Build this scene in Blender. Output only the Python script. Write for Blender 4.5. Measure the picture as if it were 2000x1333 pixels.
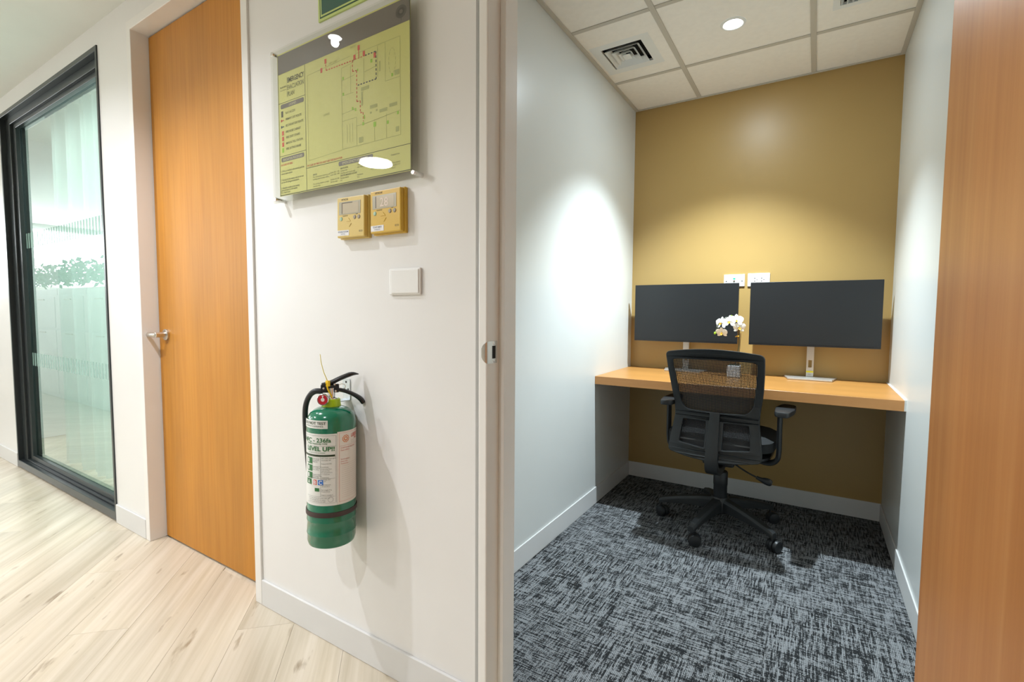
import bpy, bmesh, math, random
from mathutils import Vector, Matrix, Euler
random.seed(7)
PI = math.pi
R = math.radians
for o in list(bpy.data.objects):
    bpy.data.objects.remove(o, do_unlink=True)
C = bpy.context.scene.collection
SC = bpy.context.scene

# ------------------------------------------------------------------ camera
FPX, PITCH, ROLL, YAW, CAMH = 946.54, R(-3.4726), R(0.3488), R(31.968), 1.113
fw = Vector((-math.sin(YAW)*math.cos(PITCH), math.cos(YAW)*math.cos(PITCH), math.sin(PITCH)))
rt = Vector((math.cos(YAW), math.sin(YAW), 0)); up = rt.cross(fw)
r2 = rt*math.cos(ROLL)+up*math.sin(ROLL); u2 = -rt*math.sin(ROLL)+up*math.cos(ROLL)
cd = bpy.data.cameras.new('camera'); cd.sensor_width = 36; cd.lens = FPX/2000*36; cd.clip_start = .02
cam = bpy.data.objects.new('camera', cd); C.objects.link(cam)
m = Matrix((r2, u2, -fw)).transposed().to_4x4(); m.translation = Vector((0, 0, CAMH)); cam.matrix_world = m
SC.camera = cam

# ------------------------------------------------------------------ light and exposure
SC.view_settings.view_transform = 'Standard'; SC.view_settings.look = 'None'
SC.view_settings.gamma = 1; SC.view_settings.use_curve_mapping = False
SC.view_settings.exposure = 0.5
w = bpy.data.worlds.new('world'); SC.world = w; w.use_nodes = True
w.node_tree.nodes['Background'].inputs[0].default_value = (.8, .9, 1, 1)
w.node_tree.nodes['Background'].inputs[1].default_value = .3

def spot(name, loc, power, color, angle=140, blend=1.0, radius=.035):
    l = bpy.data.lights.new(name, 'SPOT'); l.energy = power; l.color = color
    l.spot_size = R(angle); l.spot_blend = blend; l.shadow_soft_size = radius
    o = bpy.data.objects.new(name, l); C.objects.link(o); o.location = loc; return o
def area(name, loc, power, color, sx, sy, rot=(0, 0, 0), spread=180):
    l = bpy.data.lights.new(name, 'AREA'); l.shape = 'RECTANGLE'; l.size = sx; l.size_y = sy
    l.energy = power; l.color = color; l.spread = R(spread)
    o = bpy.data.objects.new(name, l); C.objects.link(o); o.location = loc; o.rotation_euler = rot; return o
COOL = (.80, .93, 1.0); NEUT = (.90, .93, 1.0)
ROOM_L = (-.367, 2.478)
rl = spot('room_lamp_beam', (*ROOM_L, 2.40), 190, COOL, 100, .8, .02)
rl.rotation_euler = Vector((-.12, .12, -2.4)).to_track_quat('-Z', 'Y').to_euler()   # gimbal lamp tipped towards the left wall
CORR = [(-2.15, .25), (-.95, -.62), (-2.95, .42), (-5.4, .25), (-3.0, -1.9), (-9.0, -.9)]  # window, rear and far west lamps are unseen, added for general light
l = area('room_lamp_spill', (*ROOM_L, 2.424), 4.5, COOL, .075, .075); l.data.shape = 'DISK'
for x, y, pw in zip(*zip(*CORR), (86, 56, 30, 38, 26, 30)):
    spot('corridor_lamp_beam', (x, y, 2.49), pw, NEUT, 132, 1.0, .02)
PANELS = [(-3.55, -1.30), (-6.5, -1.8)]  # the farther panel is unseen, added as soft fill
for x, y in PANELS:
    l = area('panel_lamp_beam', (x, y, 2.49), 30, (1, .98, .96), .3, .3); l.data.shape = 'DISK'
area('curtain_room_beam', (-4.0, 2.0, 2.40), 34, (.95, 1, 1), 1.6, .8)
area('office_window_daylight', (-10.9, -1.1, 1.95), 50, (.9, .97, 1), .95, 3.4, (0, R(-90), 0))

# ------------------------------------------------------------------ materials
MATS = {}
def srgb(r, g, b):
    f = lambda c: ((c/255+.055)/1.055)**2.4 if c > 10 else c/255/12.92
    return (f(r), f(g), f(b), 1)
def mat(name, col, rough=.5, metal=0, spec=.5, noise=.03, nscale=8, bump=0, bscale=200, emit=0, coat=0):
    if name in MATS: return MATS[name]
    m = bpy.data.materials.new(name); m.use_nodes = True; MATS[name] = m
    nt = m.node_tree; b = nt.nodes['Principled BSDF']
    b.inputs['Roughness'].default_value = rough; b.inputs['Metallic'].default_value = metal
    b.inputs['Specular IOR Level'].default_value = spec
    b.inputs['Coat Weight'].default_value = coat
    tc = nt.nodes.new('ShaderNodeTexCoord')
    n = nt.nodes.new('ShaderNodeTexNoise'); n.inputs['Scale'].default_value = nscale; n.inputs['Detail'].default_value = 3
    nt.links.new(tc.outputs['Object'], n.inputs['Vector'])
    r = nt.nodes.new('ShaderNodeValToRGB')
    a = [max(0, c*(1-noise)) for c in col[:3]]; z = [min(1, c*(1+noise)) for c in col[:3]]
    r.color_ramp.elements[0].color = (*a, 1); r.color_ramp.elements[1].color = (*z, 1)
    r.color_ramp.elements[0].position = .3; r.color_ramp.elements[1].position = .7
    nt.links.new(n.outputs['Fac'], r.inputs['Fac']); nt.links.new(r.outputs['Color'], b.inputs['Base Color'])
    if bump:
        n2 = nt.nodes.new('ShaderNodeTexNoise'); n2.inputs['Scale'].default_value = bscale; n2.inputs['Detail'].default_value = 2
        nt.links.new(tc.outputs['Object'], n2.inputs['Vector'])
        bp = nt.nodes.new('ShaderNodeBump'); bp.inputs['Strength'].default_value = bump; bp.inputs['Distance'].default_value = .002
        nt.links.new(n2.outputs['Fac'], bp.inputs['Height']); nt.links.new(bp.outputs['Normal'], b.inputs['Normal'])
    if emit:
        b.inputs['Emission Color'].default_value = col; b.inputs['Emission Strength'].default_value = emit
    return m
def wood(name, c1, c2, c3, grain, axis='Z', rough=.35, rnd=True, knots=False, rotz=0):
    """straight grain running along one axis of the object"""
    if name in MATS: return MATS[name]
    m = bpy.data.materials.new(name); m.use_nodes = True; MATS[name] = m
    nt = m.node_tree; b = nt.nodes['Principled BSDF']; N = nt.nodes.new; Lk = nt.links.new
    b.inputs['Roughness'].default_value = rough
    tc = N('ShaderNodeTexCoord'); oi = N('ShaderNodeObjectInfo')
    mp0 = N('ShaderNodeMapping'); mp0.inputs['Rotation'].default_value = (0, 0, rotz)
    Lk(tc.outputs['Object'], mp0.inputs['Vector'])
    ad = N('ShaderNodeVectorMath'); ad.operation = 'ADD'
    sc = N('ShaderNodeMath'); sc.operation = 'MULTIPLY'; sc.inputs[1].default_value = 37 if rnd else 0
    Lk(oi.outputs['Random'], sc.inputs[0]); Lk(mp0.outputs['Vector'], ad.inputs[0]); Lk(sc.outputs[0], ad.inputs[1])
    mp = N('ShaderNodeMapping'); s = [grain, grain, grain]; s['XYZ'.index(axis)] = grain*.035
    mp.inputs['Scale'].default_value = s; Lk(ad.outputs[0], mp.inputs['Vector'])
    n = N('ShaderNodeTexNoise'); n.inputs['Scale'].default_value = 1; n.inputs['Detail'].default_value = 5; n.inputs['Roughness'].default_value = .6
    Lk(mp.outputs[0], n.inputs['Vector'])
    r = N('ShaderNodeValToRGB'); e = r.color_ramp.elements
    e[0].position = .30; e[0].color = c1; e[1].position = .72; e[1].color = c3
    q = e.new(.5); q.color = c2
    Lk(n.outputs['Fac'], r.inputs['Fac'])
    out = r.outputs['Color']
    mp2 = N('ShaderNodeMapping'); s2 = [6, 6, 6]; s2['XYZ'.index(axis)] = 1.1
    mp2.inputs['Scale'].default_value = s2; Lk(ad.outputs[0], mp2.inputs['Vector'])
    n2 = N('ShaderNodeTexNoise'); n2.inputs['Scale'].default_value = 1; n2.inputs['Detail'].default_value = 2
    Lk(mp2.outputs[0], n2.inputs['Vector'])
    hs = N('ShaderNodeHueSaturation'); mr = N('ShaderNodeMapRange')
    mr.inputs['From Min'].default_value = .3; mr.inputs['From Max'].default_value = .7
    mr.inputs['To Min'].default_value = .88; mr.inputs['To Max'].default_value = 1.1
    Lk(n2.outputs['Fac'], mr.inputs['Value']); Lk(mr.outputs[0], hs.inputs['Value']); Lk(out, hs.inputs['Color'])
    out = hs.outputs['Color']
    if knots:
        mp3 = N('ShaderNodeMapping'); s3 = [26, 26, 26]; s3['XYZ'.index(axis)] = 6.5
        mp3.inputs['Scale'].default_value = s3; Lk(ad.outputs[0], mp3.inputs['Vector'])
        n3 = N('ShaderNodeTexNoise'); n3.inputs['Scale'].default_value = 1; n3.inputs['Detail'].default_value = 4
        Lk(mp3.outputs[0], n3.inputs['Vector'])
        r3 = N('ShaderNodeValToRGB'); r3.color_ramp.elements[0].position = .66; r3.color_ramp.elements[1].position = .76
        Lk(n3.outputs['Fac'], r3.inputs['Fac'])
        mx = N('ShaderNodeMix'); mx.data_type = 'RGBA'; mx.inputs['B'].default_value = (c1[0]*.5, c1[1]*.42, c1[2]*.34, 1)
        ml = N('ShaderNodeMath'); ml.operation = 'MULTIPLY'; ml.inputs[1].default_value = .75
        Lk(r3.outputs['Color'], ml.inputs[0]); Lk(ml.outputs[0], mx.inputs['Factor']); Lk(out, mx.inputs['A']); out = mx.outputs['Result']
    Lk(out, b.inputs['Base Color'])
    bp = N('ShaderNodeBump'); bp.inputs['Strength'].default_value = .08; bp.inputs['Distance'].default_value = .001
    Lk(n.outputs['Fac'], bp.inputs['Height']); Lk(bp.outputs[0], b.inputs['Normal'])
    return m
def thin_glass(name, tint, gloss=1.0, rough=0.0, ior=1.5):
    """a clear sheet: passes light (tinted) and mirrors by Fresnel"""
    if name in MATS: return MATS[name]
    m = bpy.data.materials.new(name); m.use_nodes = True; MATS[name] = m
    nt = m.node_tree; nt.nodes.clear(); N = nt.nodes.new
    o = N('ShaderNodeOutputMaterial'); t = N('ShaderNodeBsdfTransparent'); t.inputs[0].default_value = tint
    g = N('ShaderNodeBsdfGlossy'); g.inputs['Roughness'].default_value = rough
    f = N('ShaderNodeFresnel'); f.inputs['IOR'].default_value = ior
    mu = N('ShaderNodeMath'); mu.operation = 'MULTIPLY'; mu.inputs[1].default_value = gloss; mu.use_clamp = True
    ge = N('ShaderNodeNewGeometry'); inv = N('ShaderNodeMath'); inv.operation = 'SUBTRACT'; inv.inputs[0].default_value = 1; fr = N('ShaderNodeMath'); fr.operation = 'MULTIPLY'
    nt.links.new(ge.outputs['Backfacing'], inv.inputs[1])
    mx = N('ShaderNodeMixShader')
    nt.links.new(f.outputs[0], mu.inputs[0]); nt.links.new(mu.outputs[0], fr.inputs[0]); nt.links.new(inv.outputs[0], fr.inputs[1]); nt.links.new(fr.outputs[0], mx.inputs[0])
    nt.links.new(t.outputs[0], mx.inputs[1]); nt.links.new(g.outputs[0], mx.inputs[2]); nt.links.new(mx.outputs[0], o.inputs[0])
    return m
def emitter(name, col, s):
    if name in MATS: return MATS[name]
    m = bpy.data.materials.new(name); m.use_nodes = True; MATS[name] = m
    nt = m.node_tree; nt.nodes.clear(); o = nt.nodes.new('ShaderNodeOutputMaterial'); e = nt.nodes.new('ShaderNodeEmission')
    e.inputs[0].default_value = (*col, 1); e.inputs[1].default_value = s; nt.links.new(e.outputs[0], o.inputs[0]); return m

WALLP = mat('white_wall_paint', (.80, .795, .78, 1), .30, noise=.012, nscale=3, bump=.04, bscale=60)
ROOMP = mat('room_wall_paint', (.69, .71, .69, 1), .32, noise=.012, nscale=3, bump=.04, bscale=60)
GOLD = mat('ochre_wall_paint', (.43, .28, .096, 1), .38, noise=.02, nscale=3, bump=.05, bscale=90)
TRIM = mat('white_trim_paint', (.83, .82, .79, 1), .28, noise=.01)
SKIRT = mat('skirting_vinyl', (.70, .70, .69, 1), .4, noise=.01)
CEILP = mat('ceiling_paint', (.74, .76, .72, 1), .7, noise=.01)
TILE = mat('ceiling_tile_board', (.90, .87, .80, 1), .75, noise=.02, nscale=40, bump=.15, bscale=260)
GRID = mat('grid_bar_metal', (.55, .52, .45, 1), .5, noise=.01)
WHITEM = mat('white_metal', (.80, .82, .80, 1), .4, noise=.01)
PLASTIC = mat('white_plastic', (.82, .82, .80, 1), .3, noise=.01)
BLACKP = mat('black_plastic', (.018, .020, .022, 1), .42, noise=.06, nscale=20)
BLACKG = mat('gloss_black_plastic', (.012, .012, .013, 1), .22, noise=.03)
GREYP = mat('charcoal_plastic', (.017, .0195, .021, 1), .5, noise=.05, nscale=30)
SEATF = mat('black_seat_fabric', (.012, .013, .014, 1), .85, noise=.2, nscale=300, bump=.3, bscale=500)
CHROME = mat('chrome', (.78, .78, .78, 1), .14, 1, noise=.02)
STEEL = mat('satin_steel', (.60, .57, .53, 1), .30, 1, noise=.04, nscale=60)
ALU = mat('silver_stand', (.62, .60, .57, 1), .36, .65, noise=.02)
DARK = mat('dark_void', (.015, .015, .015, 1), .9, noise=.02)
WINF = mat('black_window_frame', (.020, .026, .028, 1), .28, noise=.04)
SCREEN = mat('dark_screen', (.012, .0135, .015, 1), .33, noise=.02)
GREEN = mat('green_enamel', (.002, .165, .085, 1), .16, noise=.03, coat=.6)
MAPLE_D = wood('door_veneer', srgb(182, 118, 30), srgb(190, 127, 38), srgb(196, 134, 46), 70, 'Z', .5)
MAPLE_L = wood('open_door_veneer', srgb(184, 120, 62), srgb(192, 129, 70), srgb(200, 139, 80), 45, 'Z', .40)
MAPLE_T = wood('desk_laminate', srgb(180, 126, 64), srgb(182, 129, 67), srgb(184, 132, 70), 70, 'X', .36)
FLOORW = wood('oak_plank', srgb(190, 178, 155), srgb(205, 194, 174), srgb(217, 207, 190), 34, 'X', .30, knots=True)
FLOORB = wood('oak_plank_base', srgb(190, 178, 155), srgb(205, 194, 174), srgb(217, 207, 190), 34, 'X', .30, rotz=R(45))
ACRYL = thin_glass('clear_acrylic', (.96, .965, .95, 1), 1.0)
GLASS = thin_glass('window_glass', (.82, .93, .905, 1), 1.9)
LAMPE = emitter('lamp_diffuser', (1, 1, .98), 14)
LAMPC = emitter('lamp_diffuser_cool', (.94, .98, 1), 16)

def carpet():
    m = bpy.data.materials.new('carpet_tile_loop'); m.use_nodes = True
    nt = m.node_tree; b = nt.nodes['Principled BSDF']; N = nt.nodes.new; Lk = nt.links.new
    b.inputs['Roughness'].default_value = .95; b.inputs['Specular IOR Level'].default_value = .15
    tc = N('ShaderNodeTexCoord'); oi = N('ShaderNodeObjectInfo')
    sc = N('ShaderNodeMath'); sc.operation = 'MULTIPLY'; sc.inputs[1].default_value = 41; Lk(oi.outputs['Random'], sc.inputs[0])
    ad = N('ShaderNodeVectorMath'); ad.operation = 'ADD'; Lk(tc.outputs['Object'], ad.inputs[0]); Lk(sc.outputs[0], ad.inputs[1])
    def nz(scale, det=2):
        mp = N('ShaderNodeMapping'); mp.inputs['Scale'].default_value = scale; Lk(ad.outputs[0], mp.inputs['Vector'])
        n = N('ShaderNodeTexNoise'); n.inputs['Scale'].default_value = 1; n.inputs['Detail'].default_value = det; Lk(mp.outputs[0], n.inputs['Vector']); return n.outputs['Fac']
    def mth(op, a, b_=None, clamp=False):
        n = N('ShaderNodeMath'); n.operation = op; n.use_clamp = clamp
        for i, v in enumerate((a, b_)):
            if v is None: continue
            if isinstance(v, (int, float)): n.inputs[i].default_value = v
            else: Lk(v, n.inputs[i])
        return n.outputs[0]
    a = nz((190, 16, 1)); c = nz((18, 170, 1)); f = nz((330, 230, 1), 1); g = nz((14, 14, 1))
    s = mth('ADD', mth('MULTIPLY', mth('SUBTRACT', a, .5), 1.5), mth('MULTIPLY', mth('SUBTRACT', c, .5), 1.0))
    s = mth('ADD', s, mth('MULTIPLY', mth('SUBTRACT', f, .5), .95))
    s = mth('ADD', s, mth('MULTIPLY', mth('SUBTRACT', g, .5), .3))
    mask = N('ShaderNodeMapRange'); mask.interpolation_type = 'SMOOTHSTEP'
    mask.inputs['From Min'].default_value = -.18; mask.inputs['From Max'].default_value = .18; Lk(s, mask.inputs['Value'])
    sep = N('ShaderNodeSeparateXYZ'); Lk(tc.outputs['Object'], sep.inputs[0])
    row = mth('SINE', mth('MULTIPLY', sep.outputs['X'], 2*PI/.0048))
    rowm = mth('MULTIPLY_ADD', row, .32); rowm.node.inputs[2].default_value = .68
    k = mth('MULTIPLY', mask.outputs[0], rowm)
    mx = N('ShaderNodeMix'); mx.data_type = 'RGBA'; mx.inputs['A'].default_value = (.018, .0195, .021, 1); mx.inputs['B'].default_value = (.34, .352, .365, 1)
    Lk(k, mx.inputs['Factor']); Lk(mx.outputs['Result'], b.inputs['Base Color'])
    bp = N('ShaderNodeBump'); bp.inputs['Strength'].default_value = .5; bp.inputs['Distance'].default_value = .002
    Lk(row, bp.inputs['Height']); Lk(bp.outputs[0], b.inputs['Normal'])
    return m
CARPET = carpet()
def mesh_fabric():
    m = bpy.data.materials.new('back_mesh_fabric'); m.use_nodes = True
    nt = m.node_tree; b = nt.nodes['Principled BSDF']; N = nt.nodes.new; Lk = nt.links.new
    b.inputs['Base Color'].default_value = (.018, .018, .02, 1); b.inputs['Roughness'].default_value = .7
    o = [x for x in nt.nodes if x.type == 'OUTPUT_MATERIAL'][0]
    tc = N('ShaderNodeTexCoord'); sep = N('ShaderNodeSeparateXYZ'); Lk(tc.outputs['Object'], sep.inputs[0])
    def s(ax, pitch):
        a = N('ShaderNodeMath'); a.operation = 'MULTIPLY'; a.inputs[1].default_value = 2*PI/pitch; Lk(sep.outputs[ax], a.inputs[0])
        c = N('ShaderNodeMath'); c.operation = 'SINE'; Lk(a.outputs[0], c.inputs[0])
        g = N('ShaderNodeMath'); g.operation = 'GREATER_THAN'; g.inputs[1].default_value = .12; Lk(c.outputs[0], g.inputs[0]); return g.outputs[0]
    mu = N('ShaderNodeMath'); mu.operation = 'MULTIPLY'; Lk(s('X', .0062), mu.inputs[0]); Lk(s('Z', .0062), mu.inputs[1])
    t = N('ShaderNodeBsdfTransparent'); mx = N('ShaderNodeMixShader')
    Lk(mu.outputs[0], mx.inputs[0]); Lk(b.outputs[0], mx.inputs[1]); Lk(t.outputs[0], mx.inputs[2]); Lk(mx.outputs[0], o.inputs[0])
    return m
MESHF = mesh_fabric()
def sheer():
    m = bpy.data.materials.new('sheer_curtain'); m.use_nodes = True
    nt = m.node_tree; nt.nodes.clear(); N = nt.nodes.new
    o = N('ShaderNodeOutputMaterial'); d = N('ShaderNodeBsdfDiffuse'); d.inputs[0].default_value = (.88, .93, .91, 1)
    tl = N('ShaderNodeBsdfTranslucent'); tl.inputs[0].default_value = (.88, .93, .91, 1)
    t = N('ShaderNodeBsdfTransparent'); a = N('ShaderNodeMixShader'); a.inputs[0].default_value = .5
    b = N('ShaderNodeMixShader'); b.inputs[0].default_value = .22
    n = N('ShaderNodeTexNoise'); n.inputs['Scale'].default_value = 300
    nt.links.new(d.outputs[0], a.inputs[1]); nt.links.new(tl.outputs[0], a.inputs[2])
    nt.links.new(a.outputs[0], b.inputs[1]); nt.links.new(t.outputs[0], b.inputs[2]); nt.links.new(b.outputs[0], o.inputs[0])
    return m
SHEER = sheer()

# ------------------------------------------------------------------ mesh helpers
def new(): return bmesh.new()
def box(bm, x0, x1, y0, y1, z0, z1, mtx=None):
    vs = [bm.verts.new(Vector(c) if mtx is None else mtx @ Vector(c)) for c in
          ((x0, y0, z0), (x1, y0, z0), (x1, y1, z0), (x0, y1, z0), (x0, y0, z1), (x1, y0, z1), (x1, y1, z1), (x0, y1, z1))]
    for f in ((0, 3, 2, 1), (4, 5, 6, 7), (0, 1, 5, 4), (1, 2, 6, 5), (2, 3, 7, 6), (3, 0, 4, 7)):
        bm.faces.new([vs[i] for i in f])
    return bm
def prism(bm, pts, a, b, plane='xy', mtx=None):
    """convex or concave outline pts extruded between a and b along the third axis"""
    def P(u, v, k):
        c = {'xy': (u, v, k), 'xz': (u, k, v), 'yz': (k, u, v)}[plane]
        return mtx @ Vector(c) if mtx else Vector(c)
    A = [bm.verts.new(P(u, v, a)) for u, v in pts]; B = [bm.verts.new(P(u, v, b)) for u, v in pts]
    n = len(pts); bm.faces.new(A); bm.faces.new(B[::-1])
    for i in range(n): bm.faces.new((A[i], B[i], B[(i+1) % n], A[(i+1) % n]))
    return bm
def lathe(bm, prof, seg=32, mtx=None, a0=0, a1=2*PI):
    full = abs(a1-a0-2*PI) < 1e-6; n = seg if full else seg+1; rings = []
    for r, z in prof:
        if r < 1e-6:
            v = bm.verts.new((0, 0, z) if mtx is None else mtx @ Vector((0, 0, z))); rings.append([v]*n); continue
        ring = []
        for i in range(n):
            a = a0+(a1-a0)*i/seg; c = Vector((r*math.cos(a), r*math.sin(a), z)); ring.append(bm.verts.new(mtx @ c if mtx else c))
        rings.append(ring)
    for k in range(len(rings)-1):
        for i in range(seg):
            j = (i+1) % n; q = [rings[k][i], rings[k][j], rings[k+1][j], rings[k+1][i]]
            u = []
            for v in q:
                if v not in u: u.append(v)
            if len(u) >= 3:
                try: bm.faces.new(u)
                except ValueError: pass
    return bm
def sweep(bm, pts, rad, seg=10, flat=None, cap=True, upv=None):
    """tube through pts; rad number or list; flat=(a,b) makes an elliptical/rectangular-ish section"""
    pts = [Vector(p) for p in pts]; n = len(pts); rads = rad if isinstance(rad, (list, tuple)) else [rad]*n
    rings = []; U = None
    for i, p in enumerate(pts):
        t = (pts[min(i+1, n-1)]-pts[max(i-1, 0)]).normalized()
        if U is None:
            U = upv.copy() if upv else (Vector((0, 0, 1)) if abs(t.z) < .9 else Vector((1, 0, 0)))
        U = (U-t*U.dot(t)).normalized(); V = t.cross(U)
        ring = []
        for k in range(seg):
            a = 2*PI*k/seg; fa, fb = flat if flat else (1, 1)
            ring.append(bm.verts.new(p+(U*math.cos(a)*fa+V*math.sin(a)*fb)*rads[i]))
        rings.append(ring)
    for i in range(n-1):
        for k in range(seg): bm.faces.new((rings[i][k], rings[i][(k+1) % seg], rings[i+1][(k+1) % seg], rings[i+1][k]))
    if cap: bm.faces.new(rings[0][::-1]); bm.faces.new(rings[-1])
    return bm
def smooth_path(pts, k=6):
    pts = [Vector(p) for p in pts]; out = []
    P = [pts[0]]+pts+[pts[-1]]
    for i in range(1, len(P)-2):
        for j in range(k):
            t = j/k; a, b, c, d = P[i-1], P[i], P[i+1], P[i+2]
            out.append(.5*((2*b)+(c-a)*t+(2*a-5*b+4*c-d)*t*t+(3*b-a-3*c+d)*t**3))
    out.append(pts[-1]); return out
def finish(bm, bevel=0, seg=2, ang=30):
    bmesh.ops.recalc_face_normals(bm, faces=bm.faces)
    if bevel:
        ed = [e for e in bm.edges if len(e.link_faces) == 2 and e.calc_face_angle(0) > R(ang)]
        bmesh.ops.bevel(bm, geom=ed, offset=bevel, segments=seg, profile=.5, affect='EDGES', clamp_overlap=True)
def obj(name, bm, material, parent=None, bevel=0, smooth=False, seg=2, ang=30):
    finish(bm, bevel, seg, ang)
    me = bpy.data.meshes.new(name); bm.to_mesh(me); bm.free()
    me.materials.append(material)
    if smooth:
        me.polygons.foreach_set('use_smooth', [True]*len(me.polygons))
        me.set_sharp_from_angle(angle=R(40))
    o = bpy.data.objects.new(name, me); C.objects.link(o)
    if parent is not None: o.parent = parent
    return o
def thing(name, label, cat, loc=(0, 0, 0), rot=(0, 0, 0), group=None, kind=None):
    o = bpy.data.objects.new(name, None); C.objects.link(o); o.location = loc; o.rotation_euler = rot
    o.empty_display_size = .05
    o['label'] = label; o['category'] = cat
    if group: o['group'] = group
    if kind: o['kind'] = kind
    return o
def tag(o, label, cat, group=None, kind=None):
    o['label'] = label; o['category'] = cat
    if group: o['group'] = group
    if kind: o['kind'] = kind
    return o
def struct(name, bm, m, **k):
    o = obj(name, bm, m, **k); o['kind'] = 'structure'; return o
def dup(root, loc, rot=None, **props):
    r = root.copy(); C.objects.link(r); r.location = loc
    if rot: r.rotation_euler = rot
    for k, v in props.items(): r[k] = v
    for ch in root.children:
        c = ch.copy(); C.objects.link(c); c.parent = r
        for g in ch.children:
            d = g.copy(); C.objects.link(d); d.parent = c
    return r
_TXT = {}
def text_geo(s, size, bold=0.0, align='LEFT'):
    key = (s, size, bold, align)
    if key in _TXT: return _TXT[key]
    cu = bpy.data.curves.new('t', 'FONT'); cu.body = s; cu.size = size; cu.align_x = align; cu.offset = bold*size; cu.resolution_u = 3
    o = bpy.data.objects.new('t', cu); me = o.to_mesh()
    g = ([v.co.copy() for v in me.vertices], [tuple(p.vertices) for p in me.polygons])
    o.to_mesh_clear(); bpy.data.objects.remove(o); bpy.data.curves.remove(cu); _TXT[key] = g; return g
def add_text(bm, s, size, fn, bold=0.0, align='LEFT', xs=1.0):
    vs, fs = text_geo(s, size, bold, align)
    V = [bm.verts.new(fn(v.x*xs, v.y)) for v in vs]
    for f in fs:
        try: bm.faces.new([V[i] for i in f])
        except ValueError: pass

# key measures (metres): corridor wall plane, room box
YA, YT = 1.011, 1.113
XL, XR, YB, ZR, ZC = -1.049, .338, 3.200, 2.429, 2.518
XW, XE, YS = -11.0, 1.4, -3.2

# ------------------------------------------------------------------ structure
out = [(XW, 0), (-4.72, 0), (-4.72, 2.415), (-3.055, 2.415), (-3.055, 0), (-2.706, 0), (-2.706, 2.41), (-1.735, 2.41), (-1.735, 0),
       (-.742, 0), (-.742, 2.41), (.262, 2.41), (.262, 0), (XE, 0), (XE, ZC), (XW, ZC)]
struct('wall_front', prism(new(), out, YA, YT, 'xz'), WALLP)
struct('wall_left', box(new(), XL-.1, XL, YT, YB+.1, 0, 2.6), ROOMP)
struct('wall_right', box(new(), XR, XR+.1, YT, YB+.1, 0, 2.6), ROOMP)
struct('wall_back', box(new(), XL, XR, YB, YB+.1, 0, 2.6), GOLD)
struct('wall_rear', box(new(), XW, XE, YS-.1, YS, 0, ZC), WALLP)
struct('wall_west', box(new(), XW-.1, XW, YS-.1, YA+.1, 0, ZC), WALLP)
struct('wall_east', box(new(), XE, XE+.1, YS-.1, YA+.1, 0, ZC), WALLP)
ceil_c = struct('ceiling', box(new(), XW-.1, XE+.1, YS-.1, YT, ZC, ZC+.05), CEILP)

# corridor floor: 45 degree oak planks
fl = struct('floor', box(new(), XW-.1, XE+.1, YS-.1, YT, -.06, -.0035), FLOORB)
def clip(poly, ax, lim, keep_less):
    out = []
    for i in range(len(poly)):
        a, b = poly[i], poly[(i+1) % len(poly)]
        ia = (a[ax] <= lim) == keep_less; ib = (b[ax] <= lim) == keep_less
        if ia: out.append(a)
        if ia != ib:
            t = (lim-a[ax])/(b[ax]-a[ax]); out.append((a[0]+(b[0]-a[0])*t, a[1]+(b[1]-a[1])*t))
    return out
s2 = math.sqrt(.5); PW, PLN, gap = .185, 1.22, .0004
cnt = 0
for k in range(-52, 14):
    v0 = -.375+PW*k; off = -1.795+((k+1)*.438) % PLN
    for j in range(-8, 9):
        u0 = off+j*PLN
        q = [(u0+gap, v0+gap), (u0+PLN-gap, v0+gap), (u0+PLN-gap, v0+PW-gap), (u0+gap, v0+PW-gap)]
        q = [((u+v)*s2, (v-u)*s2) for u, v in q]
        for ax, lim, less in ((0, -7.6, False), (0, XE-.002, True), (1, -1.35, False), (1, 1.073 if max(p[0] for p in q) < -1.3 else 1.056, True)):
            q = clip(q, ax, lim, less)
            if len(q) < 3: break
        if len(q) < 3: continue
        cx = sum(p[0] for p in q)/len(q); cy = sum(p[1] for p in q)/len(q)
        ar = abs(sum(q[i][0]*q[(i+1) % len(q)][1]-q[(i+1) % len(q)][0]*q[i][1] for i in range(len(q))))/2
        if ar < .002: continue
        mt = Matrix.Rotation(R(45), 4, 'Z')
        loc = [mt @ Vector((x-cx, y-cy, 0)) for x, y in q]
        o = obj('plank', prism(new(), [(v.x, v.y) for v in loc], -.0034, 0), FLOORW, fl)
        o.location = (cx, cy, 0); o.rotation_euler = (0, 0, R(-45)); cnt += 1
# room floor: quarter turned carpet tiles
fr = struct('floor.001', box(new(), XL, XR, YA+.045, YB, -.06, -.008), DARK)
cb = new(); box(cb, -.2496, .2496, -.2496, .2496, -.0075, 0)
finish(cb, .0012, 1); ct = bpy.data.meshes.new('carpet_tile'); cb.to_mesh(ct); cb.free(); ct.materials.append(CARPET)
turn = 0
for i, xc in enumerate((-.85, -.35, .15)):
    for j in range(5):
        yc = 1.317+.5*j
        x0, x1 = max(xc-.25, XL+.001), min(xc+.25, XR-.001); y0, y1 = max(yc-.25, YA+.047), min(yc+.25, YB-.001)
        if x1-x0 < .02 or y1-y0 < .02: continue
        rotd = (i+j) % 2 == 0
        if x1-x0 > .499 and y1-y0 > .499: me = ct
        else:
            a = (x0-xc, x1-xc, y0-yc, y1-yc)
            if rotd: a = (a[2], a[3], -a[1], -a[0])
            b2 = new(); box(b2, *a, -.0075, 0); finish(b2, .0012, 1)
            me = bpy.data.meshes.new('carpet_tile'); b2.to_mesh(me); b2.free(); me.materials.append(CARPET)
        o = bpy.data.objects.new('carpet_tile', me); C.objects.link(o); o.parent = fr
        o.location = (xc, yc, 0); o.rotation_euler = (0, 0, R(90) if rotd else 0)
# last sliver column on the right
for j in range(5):
    y0, y1 = max(1.067+.5*j, YA+.047), min(1.567+.5*j, YB-.001)
    if y1-y0 > .02 and .4 < XR: pass

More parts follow.
